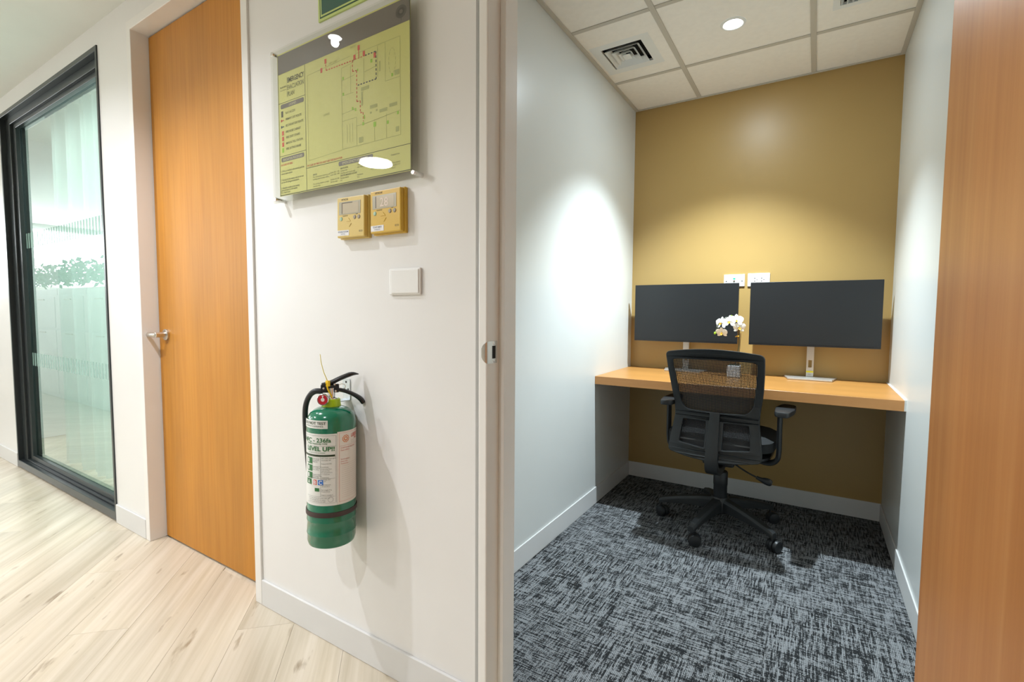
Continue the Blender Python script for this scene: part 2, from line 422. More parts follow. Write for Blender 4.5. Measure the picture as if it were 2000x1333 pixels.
# baseboards
def base(name, x0, x1, y0, y1, par=None, h=.098):
    b = new(); box(b, x0, x1, y0, y1, 0.0005, h); return struct(name, b, SKIRT, bevel=.0022, seg=2)
base('baseboard_front', -1.731, -.744, YA-.009, YA)
base('baseboard_front_middle', -3.052, -2.708, YA-.009, YA)
base('baseboard_front_far', XW, -4.722, YA-.009, YA)
base('baseboard_left', XL, XL+.006, YT, YB-.006)
base('baseboard_right', XR-.006, XR, YT, YB-.006)
base('baseboard_back', XL, XR, YB-.006, YB)

# room ceiling: lay-in tiles on a bar grid
cr = struct('ceiling.001', box(new(), XL-.1, XR+.1, YT, YB+.1, 2.55, 2.6), DARK)
gx = [XL, -.650, -.055, XR]; gy = [YT, 1.580, 2.172, 2.766, YB]
for i in range(3):
    for j in range(4):
        b = new(); box(b, gx[i]+.003, gx[i+1]-.003, gy[j]+.003, gy[j+1]-.003, 2.4325, 2.445)
        obj('ceiling_tile', b, TILE, cr, bevel=.001, seg=1)
for x in gx[1:3]: obj('grid_bar', box(new(), x-.012, x+.012, YT, YB, 2.4285, 2.4322), GRID, cr, bevel=.0006, seg=1)
for y in gy[1:4]:
    for i in range(3):
        obj('grid_bar', box(new(), gx[i]+.0125, gx[i+1]-.0125, y-.012, y+.012, 2.4292, 2.4320), GRID, cr, bevel=.0006, seg=1)
for nm, a in (('wall_angle', (XL, XL+.020, YT, YB)), ('wall_angle', (XR-.020, XR, YT, YB)), ('wall_angle', (XL+.02, XR-.02, YB-.012, YB)), ('wall_angle', (XL+.02, XR-.02, YT, YT+.02))):
    obj(nm, box(new(), *a, 2.426, 2.4318), GRID, cr, bevel=.0006, seg=1)

# ------------------------------------------------------------------ door frames and doors
def U_frame(x0, x1, ztop, wid, y0, y1, mt=None):
    """three sided casing outline in the xz plane: outer x0..x1 up to ztop"""
    b = new(); o = [(x0, 0), (x0, ztop), (x1, ztop), (x1, 0), (x1-wid, 0), (x1-wid, ztop-wid), (x0+wid, ztop-wid), (x0+wid, 0)]
    return prism(b, o, y0, y1, 'xz')
# door_1: closed leaf set in a deep white frame
f1 = struct('trim_1', U_frame(-2.706, -1.734, 2.414, .040, YA-.008, YT+.01), TRIM, bevel=.0025)
f1['label'] = 'deep white frame around the closed wooden door'; f1['category'] = 'door frame'
d1 = thing('door_1', 'closed maple veneer door with a steel lever between the black window and the evacuation plan', 'door', (-2.22, 1.07, 0), kind='structure')
obj('leaf', box(new(), -.442, .442, .004, .044, .006, 2.366), MAPLE_D, d1, bevel=.001, seg=1)
def lever(par, x, z, y, s=-1):
    h = thing('door_handle', '', '', (x, y, z)); del h['label']; del h['category']
    bpy.data.objects.remove(h)
    mt = Matrix.Translation((x, y, z)) @ Matrix.Rotation(R(90), 4, 'X')
    b = new(); lathe(b, [(0, -.002), (.0265, -.002), (.0265, .007), (.024, .0095), (.013, .0095), (.0125, .03), (.0115, .047), (0, .049)], 28, mt)
    r = obj('handle_rosette', b, STEEL, par, smooth=True)
    b = new(); pts = smooth_path([(x, y-.043, z), (x+s*.02, y-.047, z), (x+s*.06, y-.047, z-.001), (x+s*.118, y-.045, z-.002)], 5)
    sweep(b, pts, [.0105]*len(pts), 14, flat=(1, .72))
    obj('handle_lever', b, STEEL, r, smooth=True)
lever(d1, -2.587+2.22, .995, .003)
# door_2: open leaf swung out into the corridor beside the camera
b = new()
J = [(-.726, 0), (-.726, 2.394), (.246, 2.394), (.246, 0), (.200, 0), (.200, 2.365), (-.700, 2.365), (-.700, 0)]
f2 = struct('trim_2', prism(b, J, YA-.010, YT, 'xz'), TRIM, bevel=.003)
f2['label'] = 'white frame of the open doorway into the small office'; f2['category'] = 'door frame'
b = new(); G = [(-.742, 0), (-.742, 2.41), (.262, 2.41), (.262, 0), (.246, 0), (.246, 2.394), (-.726, 2.394), (-.726, 0)]
obj('recessed_backing', prism(b, G, YA+.016, YT, 'xz'), TRIM, f2)
b = new(); S = [(-.700, 0), (-.700, 2.365), (.200, 2.365), (.200, 0), (.183, 0), (.183, 2.348), (-.683, 2.348), (-.683, 0)]
obj('door_stop', prism(b, S, 1.056, YT, 'xz'), TRIM, f2, bevel=.0015)
b = new()
pl = [(.0, -.0), (.041, 0), (.041, .057), (.0, .057)]
# strike plate: flat plate on the jamb with a curved lip wrapping toward the corridor
for a_, c_ in (((YA-.004, 0), (1.048, .012)), ((YA-.004, .045), (1.048, .057)), ((YA-.004, .012), (1.024, .045)), ((1.040, .012), (1.048, .045))):
    box(b, -.7005, -.6988, a_[0], c_[0], .980+a_[1], .980+c_[1])
bmesh.ops.remove_doubles(b, verts=b.verts, dist=.0001)
sp = obj('strike_plate', b, STEEL, f2)
b = new(); n = 8; rows = []
for i in range(n+1):
    t = i/n; a = t*R(75); hh = .0285*math.sqrt(max(0, 1-(t*.92)**2))
    x = -.6988-.010*(1-math.cos(a))*1.6; y = YA-.004-.012*math.sin(a)
    rows.append([b.verts.new((x, y, 1.0085-hh)), b.verts.new((x, y, 1.0085+hh)), b.verts.new((x-.0015, y-.0002, 1.0085-hh)), b.verts.new((x-.0015, y-.0002, 1.0085+hh))])
for i in range(n):
    A, B = rows[i], rows[i+1]
    for q in ((A[0], A[1], B[1], B[0]), (A[2], B[2], B[3], A[3]), (A[0], B[0], B[2], A[2]), (A[1], A[3], B[3], B[1])): b.faces.new(q)
obj('strike_lip', b, STEEL, sp, smooth=True)
obj('latch_recess', box(new(), -.7003, -.6992, 1.0235, 1.0405, .9915, 1.0255), DARK, sp)
b = new()
for zz in (.986, 1.031):
    lathe(b, [(0, .0012), (.003, .001), (.0042, 0)], 12, Matrix.Translation((-.6988, 1.032, zz)) @ Matrix.Rotation(R(90), 4, 'Y'))
obj('screw', b, CHROME, sp, smooth=True)
d2 = thing('door_2', 'open maple veneer door leaf filling the right edge of the view', 'door', (.16, .99, 0), kind='structure')
obj('leaf', box(new(), 0, .040, -.862, .006, .006, 2.36), MAPLE_L, d2, bevel=.0015, seg=2)
b = new()
for z in (.25, 1.15, 2.05):
    lathe(b, [(0, -.05), (.006, -.05), (.006, .05), (0, .05)], 12, Matrix.Translation((.046, .009, z)))
obj('hinge', b, STEEL, d2, smooth=True)['kind'] = 'stuff'
mt = Matrix.Translation((0, -.79, 1.0)) @ Matrix.Rotation(R(-90), 4, 'Y')
r = obj('handle_rosette', lathe(new(), [(0, 0), (.0265, 0), (.0265, .008), (.012, .009), (.012, .045), (0, .047)], 24, mt), STEEL, d2, smooth=True)
obj('handle_lever', sweep(new(), [(-.043, -.79, 1.0), (-.047, -.77, 1.0), (-.047, -.68, .999)], .0095, 12), STEEL, r, smooth=True)

# ------------------------------------------------------------------ window_1 and the curtained room behind
win = thing('window_1', 'tall black framed window with pale green glass and a sheer curtain behind', 'window', (-3.887, YA, 0), kind='structure')
X0, X1, ZT = -.833, .832, 2.415
def ring(x0, x1, z0, z1, wl, wr, wb, wt, ya, yb):
    b = new(); V = {}
    for k, (a, c, d, e) in enumerate(((x0, x1, z0, z1), (x0+wl, x1-wr, z0+wb, z1-wt))):
        for s, y in enumerate((ya, yb)):
            V[k, s] = [b.verts.new(p) for p in ((a, y, d), (c, y, d), (c, y, e), (a, y, e))]
    for i in range(4):
        j = (i+1) % 4
        for q in ((V[0, 0][i], V[0, 0][j], V[1, 0][j], V[1, 0][i]), (V[0, 1][i], V[1, 1][i], V[1, 1][j], V[0, 1][j]),
                  (V[0, 0][i], V[0, 1][i], V[0, 1][j], V[0, 0][j]), (V[1, 0][i], V[1, 0][j], V[1, 1][j], V[1, 1][i])): b.faces.new(q)
    return b
obj('outer_frame', ring(X0, X1, .008, ZT, .020, .020, .045, .026, -.006, .10), WINF, win, bevel=.002)
obj('channel_frame', ring(X0+.021, X1-.021, .054, ZT-.027, .085, .012, .012, .045, .022, .098), WINF, win, bevel=.002)
obj('glazing_bead', ring(X0+.107, X1-.034, .067, ZT-.073, .055, .010, .030, .028, .036, .058), WINF, win, bevel=.002)
pane = obj('pane', box(new(), X0+.12, X1-.036, .0625, .0685, .075, ZT-.08), GLASS, win)
# vinyl stripes on the glass (a band of short vertical bars above and below eye level)
FROST = mat('frosted_vinyl', (.60, .74, .70, 1), .5, noise=.02)
FV = bpy.data.materials.new('sheer_vinyl'); FV.use_nodes = True
nt = FV.node_tree; nt.nodes.clear(); o_ = nt.nodes.new('ShaderNodeOutputMaterial'); a_ = nt.nodes.new('ShaderNodeBsdfDiffuse'); a_.inputs[0].default_value = (.42, .58, .54, 1)
t_ = nt.nodes.new('ShaderNodeBsdfTransparent'); m_ = nt.nodes.new('ShaderNodeMixShader'); m_.inputs[0].default_value = .45
nt.links.new(a_.outputs[0], m_.inputs[2]); nt.links.new(t_.outputs[0], m_.inputs[1]); nt.links.new(m_.outputs[0], o_.inputs[0])
for z0, z1 in ((1.52, 1.62), (.722, .811)):
    b = new(); x = X0+.16
    while x < X1-.06:
        box(b, x, x+.018, .0610, .0622, z0, z1); x += .044
    s = obj('vinyl_stripes', b, FV, win); s['kind'] = 'stuff'
# room behind
struct('wall_curtain_room', box(new(), -5.6, -2.75, 2.5, 2.55, 0, 2.6), WALLP)
struct('wall_curtain_room_left', box(new(), -5.65, -5.6, YT, 2.55, 0, 2.6), WALLP)
struct('wall_curtain_room_right', box(new(), -2.75, -2.71, YT, 2.55, 0, 2.6), WALLP)
struct('ceiling.002', box(new(), -5.65, -2.71, YT, 2.55, 2.52, 2.57), CEILP)
struct('floor.002', box(new(), -5.65, -2.71, YT, 2.55, -.05, -.002), FLOORB)
b = new(); nx = 240; prev = None; x0, x1 = -4.60, -2.80
for i in range(nx+1):
    t = i/nx; x = x0+(x1-x0)*t
    y = 1.235+.022*math.sin(t*2*PI*15+.8*math.sin(t*13))+.012*math.sin(t*2*PI*6.3+1)
    col = []
    for k in range(9):
        kz = k/8; z = .03+2.41*kz
        col.append(b.verts.new((x+.02*math.sin(kz*5+t*9)*(1-kz), y*1+(y-1.235)*.35*(1-kz), z)))
    if prev:
        for k in range(8): b.faces.new((prev[k], col[k], col[k+1], prev[k+1]))
    prev = col
cur = tag(obj('curtain', b, SHEER, smooth=True), 'white sheer pleated curtain hanging behind the black framed window', 'curtain')
obj('curtain_track', box(new(), -4.65, -2.78, 1.22, 1.25, 2.445, 2.52), WHITEM, cur)

# ------------------------------------------------------------------ lights as objects
def downlight(x, y, z, label, r=.042, e=LAMPE, group=None):
    t = thing('downlight', label, 'ceiling light', (x, y, z), group=group)
    obj('trim_ring', lathe(new(), [(r, 0), (r, -.003), (r+.004, -.005), (r+.014, -.002), (r+.015, 0)], 40), WHITEM, t, smooth=True)
    obj('lamp_diffuser', lathe(new(), [(0, -.0016), (r, -.0016), (r, 0)], 40), e, t)
    return t
downlight(*ROOM_L, 2.4323, 'small round recessed downlight glowing in the tiled ceiling above the desk chair', .040, LAMPC)
cl = ['nearest the evacuation plan', 'behind the camera near the open door', 'in front of the closed wooden door', 'added out of view beyond the black framed window', 'added out of view over the rear of the corridor', 'added out of view at the far west end']
for (x, y), s in zip(CORR, cl): downlight(x, y, ZC, 'round corridor downlight '+s, .034, LAMPE, 'corridor downlights')
for (x, y), s in zip(PANELS, ('nearer one, mirrored in the acrylic', 'farther one, added out of view as soft fill')):
    t = thing('panel_light', 'large round corridor panel light, the %s' % s, 'ceiling light', (x, y, ZC), group='corridor panel lights')
    obj('rim', lathe(new(), [(.15, 0), (.15, -.01), (.162, -.012), (.165, 0)], 40), WHITEM, t, smooth=True)
    obj('lamp_diffuser', lathe(new(), [(0, -.008), (.15, -.008), (.15, 0)], 40), LAMPE, t)

# supply diffuser
t = thing('air_diffuser', 'square white four-way air diffuser in the office ceiling beside the left wall', 'air vent', (-.8685, 2.4975, 2.4323))
obj('flange', ring(-.150, .150, -.158, .158, .048, .048, .048, .048, 0, .006), WHITEM, t, bevel=.0015).rotation_euler = (R(90), 0, 0)
def sqring(a0, c0, z0, a1, c1, z1, th=.0016):
    b = new(); R0 = []
    for (a, c, z) in ((a0, c0, z0), (a1, c1, z1), (a1, c1, z1+th*1.4), (a0, c0, z0+th*1.4)):
        R0.append([b.verts.new(p) for p in ((-a, -c, z), (a, -c, z), (a, c, z), (-a, c, z))])
    for k in range(4):
        for i in range(4): b.faces.new((R0[k][i], R0[k][(i+1) % 4], R0[(k+1) % 4][(i+1) % 4], R0[(k+1) % 4][i]))
    return b
for a, c in ((.088, .096), (.060, .068), (.034, .042)):
    obj('blade', sqring(a-.022, c-.022, .016, a, c, -.007), WHITEM, t)
obj('center_plate', box(new(), -.018, .018, -.026, .026, -.007, -.0055), WHITEM, t)
obj('plenum', box(new(), -.10, .10, -.108, .108, .03, .034), DARK, t)
# flange built flat in xz, so lift through 90 degrees about x: y thickness becomes downward
t = thing('return_grille', 'white slatted air grille at the top edge of the office ceiling', 'air vent', (.15, 2.43, 2.4323))
obj('frame', ring(-.135, .135, -.175, .175, .028, .028, .028, .028, 0, .006), WHITEM, t, bevel=.001).rotation_euler = (R(90), 0, 0)
for k in range(11):
    b = new(); x = -.100+.02*k
    box(b, -.0008, .0008, -.146, .146, -.010, .010, Matrix.Translation((x, 0, .004)) @ Matrix.Rotation(R(28), 4, 'Y'))
    obj('slat', b, WHITEM, t)
obj('plenum', box(new(), -.107, .107, -.147, .147, .018, .02), DARK, t)
for o_ in bpy.data.objects:
    if o_.name.startswith(('flange', 'frame')) and o_.parent and o_.parent.name in ('air_diffuser', 'return_grille'):
        o_.location.z = 0
# cut the tiles above the two vents so their plenums do not clash: raise the plenums' tiles
for o_ in list(bpy.data.objects):
    if o_.name.startswith('ceiling_tile'):
        xs = [v.co.x for v in o_.data.vertices]; ys = [v.co.y for v in o_.data.vertices]
        cx, cy = (min(xs)+max(xs))/2, (min(ys)+max(ys))/2
        for (vx, vy, hx, hy) in ((-.8685, 2.4975, .103, .111), (.15, 2.43, .108, .148)):
            if min(xs) < vx < max(xs) and min(ys) < vy < max(ys):
                nm = o_.name; x0_, x1_, y0_, y1_ = min(xs), max(xs), min(ys), max(ys)
                bpy.data.objects.remove(o_)
                b = ring(x0_, x1_, y0_, y1_, vx-hx-x0_, x1_-vx-hx, vy-hy-y0_, y1_-vy-hy, 2.4325, 2.445)
                for v in b.verts: v.co = Vector((v.co.x, v.co.z, v.co.y))
                obj('ceiling_tile', b, TILE, cr); break

# ------------------------------------------------------------------ desk
dk = thing('desk', 'built-in maple laminate worktop spanning the alcove below the two monitors', 'desk', ((XL+XR)/2, (2.574+YB)/2, .75))
hw, hd = (XR-XL)/2-.001, (YB-2.574)/2
obj('worktop', box(new(), -hw, hw, -hd+.001, hd-.0005, -.045, 0), MAPLE_T, dk, bevel=.001, seg=1)
EDGE = wood('desk_edge_band', srgb(212, 150, 90), srgb(214, 153, 93), srgb(216, 156, 96), 70, 'X', .38)
obj('edge_band', box(new(), -hw, hw, -hd-.0005, -hd+.0009, -.045, -.0006), EDGE, dk)
obj('sealant_bead', box(new(), hw-.006, hw+.001, -hd-.001, hd-.002, -.044, .0025), PLASTIC, dk)

# ------------------------------------------------------------------ monitors
def monitor(x, y, label, sticker):
    t = thing('monitor', label, 'monitor', (x, y, .75), group='monitors on the desk')
    b = new(); box(b, -.304, .304, -.012, .006, .183, .537); obj('housing', b, BLACKP, t, bevel=.002)
    b = new(); box(b, -.20, .20, .006, .030, .24, .49); obj('rear_cover', b, BLACKP, t, bevel=.008)
    obj('screen', box(new(), -.3025, .3025, -.0128, -.0119, .194, .5355), SCREEN, t)
    obj('chin', box(new(), -.3025, .3025, -.0131, -.0119, .1835, .1925), BLACKG, t)
    b = new(); prism(b, [(-.103, -.035), (.103, -.035), (.128, .102), (-.128, .102)], .0012, .0105); obj('stand_base', b, ALU, t, bevel=.002)
    # neck with an oval cable hole
    yN = .075; w2 = .0175; b = new()
    prism(b, [(-w2, .0106), (w2, .0106), (w2, .062), (-w2, .062)], yN, yN+.012, 'xz')
    prism(b, [(-w2, .062), (-.0085, .062), (-.0085, .103), (-w2, .103)], yN, yN+.012, 'xz')
    prism(b, [(.0085, .062), (w2, .062), (w2, .103), (.0085, .103)], yN, yN+.012, 'xz')
    prism(b, [(-w2, .103), (w2, .103), (w2, .42), (-w2, .42)], yN, yN+.012, 'xz')
    bmesh.ops.remove_doubles(b, verts=b.verts, dist=.0001)
    obj('stand_neck', b, ALU, t)
    obj('mount_block', box(new(), -.05, .05, .028, .076, .31, .41), BLACKP, t, bevel=.004)
    b = new(); box(b, -.0170, .0170, yN-.0012, yN-.0003, .034, .043)
    if sticker: obj('yellow_sticker', b, mat('yellow_sticker', srgb(232, 214, 40), .5), t)
    else: b.free()
    b = new(); add_text(b, 'DELL', .0072, lambda u, v: Vector((u, yN-.0006, .021+v)), .01, 'CENTER')
    obj('logo_print', b, mat('grey_print', (.25, .25, .25, 1), .5), t)
    return t
monitor(-.014, 3.085, 'black monitor on the right half of the desk, stand fully visible with a yellow sticker', True)
monitor(-.682, 3.085, 'black monitor on the left half of the desk, behind the chair and the orchid', False)

# ------------------------------------------------------------------ wall plates above the monitors
t = thing('wall_plate', 'white wall plate with a green tag and round port, left of the twin socket', 'wall plate', (-.4205, YB, 1.308))
obj('plate', box(new(), -.0575, .0575, -.009, 0, -.036, .036), PLASTIC, t, bevel=.002)
obj('green_tag', box(new(), -.0065, .0065, -.0098, -.009, .006, .0145), mat('teal_tag', srgb(20, 170, 140), .4), t)
b = new(); lathe(b, [(0, .0045), (.003, .0045), (.0032, 0), (.006, 0), (.006, -.002)], 16, Matrix.Translation((0, -.0092, -.004)) @ Matrix.Rotation(R(90), 4, 'X')); obj('coax_port', b, STEEL, t, smooth=True)
for s in (-.043, .043): obj('screw_cap', lathe(new(), [(0, .001), (.0034, .0008), (.0036, 0)], 14, Matrix.Translation((s, -.009, -.005)) @ Matrix.Rotation(R(90), 4, 'X')), DARK, t)
t = thing('power_outlet', 'white twin power socket with black pin holes, right of the green-tagged plate', 'power outlet', (-.289, YB, 1.3085))
obj('plate', box(new(), -.0585, .0585, -.009, 0, -.0385, .0385), PLASTIC, t, bevel=.003)
obj('socket_insert', box(new(), -.038, .036, -.0105, -.0085, -.024, .024), PLASTIC, t, bevel=.0012)
for cx in (-.020, .016):
    b = new()
    for sx, sz in ((0, .0085), (0, -.0085)): lathe(b, [(0, .0004), (.0032, .0003)], 12, Matrix.Translation((cx+sx, -.0105, sz)) @ Matrix.Rotation(R(90), 4, 'X'))
    lathe(b, [(0, .0004), (.0026, .0003)], 12, Matrix.Translation((cx+.012, -.0105, 0)) @ Matrix.Rotation(R(90), 4, 'X'))
    o = obj('pin_holes', b, DARK, t); o['kind'] = 'stuff'

# ------------------------------------------------------------------ orchid
t = thing('potted_orchid', 'white artificial orchid in a small pale cube pot between the monitors', 'plant', (-.377, 2.975, .75))
obj('pot', prism(new(), [(-.033, -.033), (.033, -.033), (.033, .033), (-.033, .033)], .0005, .068), mat('pale_ceramic', (.72, .72, .74, 1), .35), t, bevel=.004)
obj('moss', prism(new(), [(-.027, -.027), (.027, -.027), (.027, .027), (-.027, .027)], .066, .074), mat('dark_moss', (.03, .035, .015, 1), .95, noise=.5, nscale=200, bump=.5, bscale=120), t, bevel=.003)
STEM = mat('orchid_stem', (.035, .04, .012, 1), .5); STAKE = mat('brown_stake', (.16, .09, .02, 1), .6)
sp_ = smooth_path([(.006, 0, .07), (.016, 0, .14), (.022, 0, .21), (.016, -.004, .29), (-.008, -.01, .335), (-.045, -.018, .338), (-.085, -.024, .30), (-.098, -.028, .262)], 6)
obj('stem', sweep(new(), sp_, .0023, 8), STEM, t, smooth=True)
obj('stake', sweep(new(), [(.022, .003, .07), (.028, .003, .25)], .0016, 6), STAKE, t, smooth=True)
PET = mat('white_petal', (.86, .86, .82, 1), .55, noise=.03, nscale=30); LIP = mat('yellow_lip', srgb(236, 176, 40), .5, noise=.25, nscale=60)
BUD = mat('green_bud', srgb(150, 190, 40), .5)
def petal(bm, L, W, ang, M, cup=.18, base=.004):
    nu, nv = 7, 6; g = []
    for i in range(nu+1):
        u = i/nu; wd = W*math.sin(PI*min(1, (u*.92+.06)))**.62*(.35+.65*min(1, u*2.2)); row = []
        for j in range(nv+1):
            v = j/nv*2-1
            p = Vector((v*wd/2, base+u*L, cup*L*(u*u*.6)-cup*W*.55*v*v*(1-.3*u)))
            row.append(bm.verts.new(M @ (Matrix.Rotation(ang, 4, 'Z') @ p)))
        g.append(row)
    for i in range(nu):
        for j in range(nv): bm.faces.new((g[i][j], g[i][j+1], g[i+1][j+1], g[i+1][j]))
def flower(loc, rx, rz, s):
    # flower faces local +z; rx tips it toward -y (the door), rz turns it sideways
    M = Matrix.Translation(loc) @ Matrix.Rotation(rz, 4, 'Z') @ Matrix.Rotation(rx, 4, 'X') @ Matrix.Scale(s, 4)
    b = new()
    for a in (0, R(128), R(-128)): petal(b, .034, .022, a, M @ Matrix.Translation((0, 0, -.002)), .05)
    for a in (R(72), R(-72)): petal(b, .036, .042, a, M, .12)
    o = obj('flower', b, PET, t, smooth=True)
    b = new(); petal(b, .014, .014, R(180), M @ Matrix.Translation((0, 0, .004)) @ Matrix.Rotation(R(-35), 4, 'X'), .5)
    petal(b, .010, .010, R(150), M @ Matrix.Translation((0, 0, .005)) @ Matrix.Rotation(R(30), 4, 'Y'), .6); petal(b, .010, .010, R(-150), M @ Matrix.Translation((0, 0, .005)) @ Matrix.Rotation(R(-30), 4, 'Y'), .6)
    lathe(b, [(0, .011), (.003, .009), (.0036, .003), (.001, 0)], 10, M)
    obj('flower_lip', b, LIP, o, smooth=True)
flower((.006, -.022, .322), R(75), R(8), .95)
flower((.022, -.020, .283), R(98), R(30), .90)
flower((-.028, -.028, .315), R(85), R(-20), .95)
flower((-.070, -.032, .305), R(80), R(-35), 1.0)
flower((-.066, -.034, .252), R(112), R(-12), .85)
b = new(); lathe(b, [(0, -.008), (.005, -.004), (.0062, .002), (.004, .007), (0, .009)], 14, Matrix.Translation((-.102, -.03, .247)))
obj('flower_bud', b, BUD, t, smooth=True)
b = new(); lathe(b, [(0, -.004), (.004, -.001), (.003, .005), (0, .007)], 10, Matrix.Translation((-.020, -.012, .345)))
obj('flower_bud', b, BUD, t, smooth=True)
b = new(); sweep(b, [(.019, -.003, .232), (.010, -.006, .234), (.002, -.008, .229)], [.0045, .003, .002], 8); obj('stem_clip', b, LIP, t, smooth=True)

# ------------------------------------------------------------------ office chair
ch = thing('office_chair', 'black mesh-back office chair on casters pulled up to the desk', 'chair', (-.384, 2.665, 0), (0, 0, R(-2.5)))
YO = 2.665
def by(z):   # local depth of the back surface at height z (slight recline and lumbar curve)
    k = [(.36, -.225), (.42, -.222), (.47, -.208), (.54, -.188), (.61, -.175), (.68, -.182), (.75, -.205), (.84, -.245), (.93, -.288), (.97, -.31)]
    for i in range(len(k)-1):
        if z <= k[i+1][0]:
            t = max(0, (z-k[i][0])/(k[i+1][0]-k[i][0])); return k[i][1]+(k[i+1][1]-k[i][1])*t
    return k[-1][1]
def round_poly(pts, r, n=5):
    out = []; N = len(pts)
    for i in range(N):
        rr = r[i] if isinstance(r, (list, tuple)) else r
        p = Vector(pts[i]); a = (Vector(pts[i-1])-p); b = (Vector(pts[(i+1) % N])-p)
        d = min(rr, a.length*.45, b.length*.45); A = p+a.normalized()*d; B = p+b.normalized()*d
        for k in range(n+1):
            t = k/n; out.append(A*(1-t)**2+p*2*t*(1-t)+B*t*t)
    return out
outer = [(-.213, .922), (-.11, .937), (0, .943), (.11, .937), (.213, .922), (.211, .84), (.203, .74), (.190, .65), (.188, .60), (.198, .53), (.208, .46), (.207, .428), (.12, .411), (0, .403), (-.12, .411), (-.207, .428), (-.208, .46), (-.198, .53), (-.188, .60), (-.190, .65), (-.203, .74), (-.211, .84)]
ro = [.02, .05, .05, .05, .02]+[.03]*5+[.02, .02]+[.05]*3+[.02, .02]+[.03]*5
op = [(-.190, .893), (0, .900), (.190, .893), (.188, .84), (.178, .74), (.168, .668), (.138, .632), (0, .626), (-.138, .632), (-.168, .668), (-.178, .74), (-.188, .84)]
wl = [(-.153, .590), (-.036, .590), (-.036, .456), (-.165, .470), (-.160, .53)]
wr_ = [(-x, z) for x, z in wl][::-1]
cu = bpy.data.curves.new('c', 'CURVE'); cu.dimensions = '2D'; cu.fill_mode = 'BOTH'; cu.extrude = .006; cu.bevel_depth = .004; cu.bevel_resolution = 2
for P_, rr in ((outer, ro), (op, .02), (wl, .012), (wr_, .012)):
    pp = round_poly(P_, rr); s = cu.splines.new('POLY'); s.points.add(len(pp)-1); s.use_cyclic_u = True
    for i, q in enumerate(pp): s.points[i].co = (q.x, q.y, 0, 1)
co = bpy.data.objects.new('c', cu); me = co.to_mesh(); b = new(); b.from_mesh(me); co.to_mesh_clear(); bpy.data.objects.remove(co)
bmesh.ops.remove_doubles(b, verts=b.verts, dist=.00005)
for k in range(1, 28):
    z = .40+.02*k; g = b.verts[:]+b.edges[:]+b.faces[:]
    bmesh.ops.bisect_plane(b, geom=g, plane_co=(0, z, 0), plane_no=(0, 1, 0), dist=1e-5)
for v in b.verts:
    x, z, d = v.co.x, v.co.y, v.co.z
    v.co = Vector((x, by(z)-d+.07*x*x/.05*.25, z))
obj('backrest_frame', b, GREYP, ch, smooth=True)
# mesh fabric stretched across the openings
b = new(); nx, nz = 10, 26; g = []
for k in range(nz+1):
    z = .425+(.905-.425)*k/nz; row = []
    for i in range(nx+1):
        hwid = .196 if z > .75 else (.184 if z > .56 else .192)
        x = -hwid+2*hwid*i/nx; row.append(b.verts.new((x, by(z)+.012+.07*x*x/.05*.25, z)))
    g.append(row)
for k in range(nz):
    for i in range(nx): b.faces.new((g[k][i], g[k][i+1], g[k+1][i+1], g[k+1][i]))
obj('backrest_mesh', b, MESHF, ch, smooth=True)
# lower stitched band of the mesh cover
b = new(); box(b, -.165, .165, -.188, -.184, .484, .490)
obj('stitched_hem', b, mat('grey_thread', (.12, .12, .12, 1), .8), ch)
# spine carrying the back down to the mechanism
b = new(); pts = smooth_path([(0, -.184, .634), (0, -.200, .56), (0, -.222, .47), (0, -.232, .40), (0, -.205, .355), (0, -.12, .335), (0, -.04, .345)], 5)
pr = None
for i, p in enumerate(pts):
    t_ = (pts[min(i+1, len(pts)-1)]-pts[max(i-1, 0)]).normalized(); nn = Vector((0, -t_.z, t_.y)); nn = nn if nn.y < 0 or nn.z < 0 else -nn
    nn = Vector((1, 0, 0)).cross(t_); hw_ = .026+.008*min(1, i/14); th_ = .006+.012*min(1, max(0, (i-6)/12))
    c = [b.verts.new(p+Vector((sx*hw_*kk, 0, 0))+nn*sy*th_) for sx, sy, kk in ((-1, -1, .86), (1, -1, .86), (1, 1, .86), (-1, 1, .86))]
    if pr:
        for k in range(4): b.faces.new((pr[k], pr[(k+1) % 4], c[(k+1) % 4], c[k]))
    else: b.faces.new(c[::-1])
    pr = c
b.faces.new(pr)
obj('back_spine', b, GREYP, ch, bevel=.004, ang=50, smooth=True)
# seat
def cushion(bm, hx, y0, y1, z0, z1, nx=14, ny=14):
    g = []
    for s in (0, 1):
        G = []
        for j in range(ny+1):
            row = []
            for i in range(nx+1):
                u = i/nx*2-1; v = j/ny*2-1
                e = max(abs(u), abs(v)); sq = (abs(u)**5+abs(v)**5)**.2 or 1
                k = e/sq if e > 0 else 1
                x, y = u*k*hx*(1-.05*max(0, v)), (y0+y1)/2+v*k*(y1-y0)/2
                edge = 1-e**6
                z = (z1-.028*(1-edge)-(.02*max(0, v)**3)+.004*abs(u)) if s else (z0+.012*(1-edge))
                row.append(bm.verts.new((x, y, z)))
            G.append(row)
        g.append(G)
    for s in (0, 1):
        for j in range(ny):
            for i in range(nx):
                q = (g[s][j][i], g[s][j][i+1], g[s][j+1][i+1], g[s][j+1][i]); bm.faces.new(q if s else q[::-1])
    per = [(0, i) for i in range(nx)]+[(j, nx) for j in range(ny)]+[(ny, nx-i) for i in range(nx)]+[(ny-j, 0) for j in range(ny)]
    for a in range(len(per)):
        p, q = per[a], per[(a+1) % len(per)]
        bm.faces.new((g[0][p[0]][p[1]], g[0][q[0]][q[1]], g[1][q[0]][q[1]], g[1][p[0]][p[1]]))
b = new(); cushion(b, .248, -.175, .285, .445, .525); obj('seat', b, SEATF, ch, smooth=True)
b = new(); cushion(b, .235, -.165, .27, .405, .452); obj('seat_shell', b, BLACKG, ch, smooth=True)
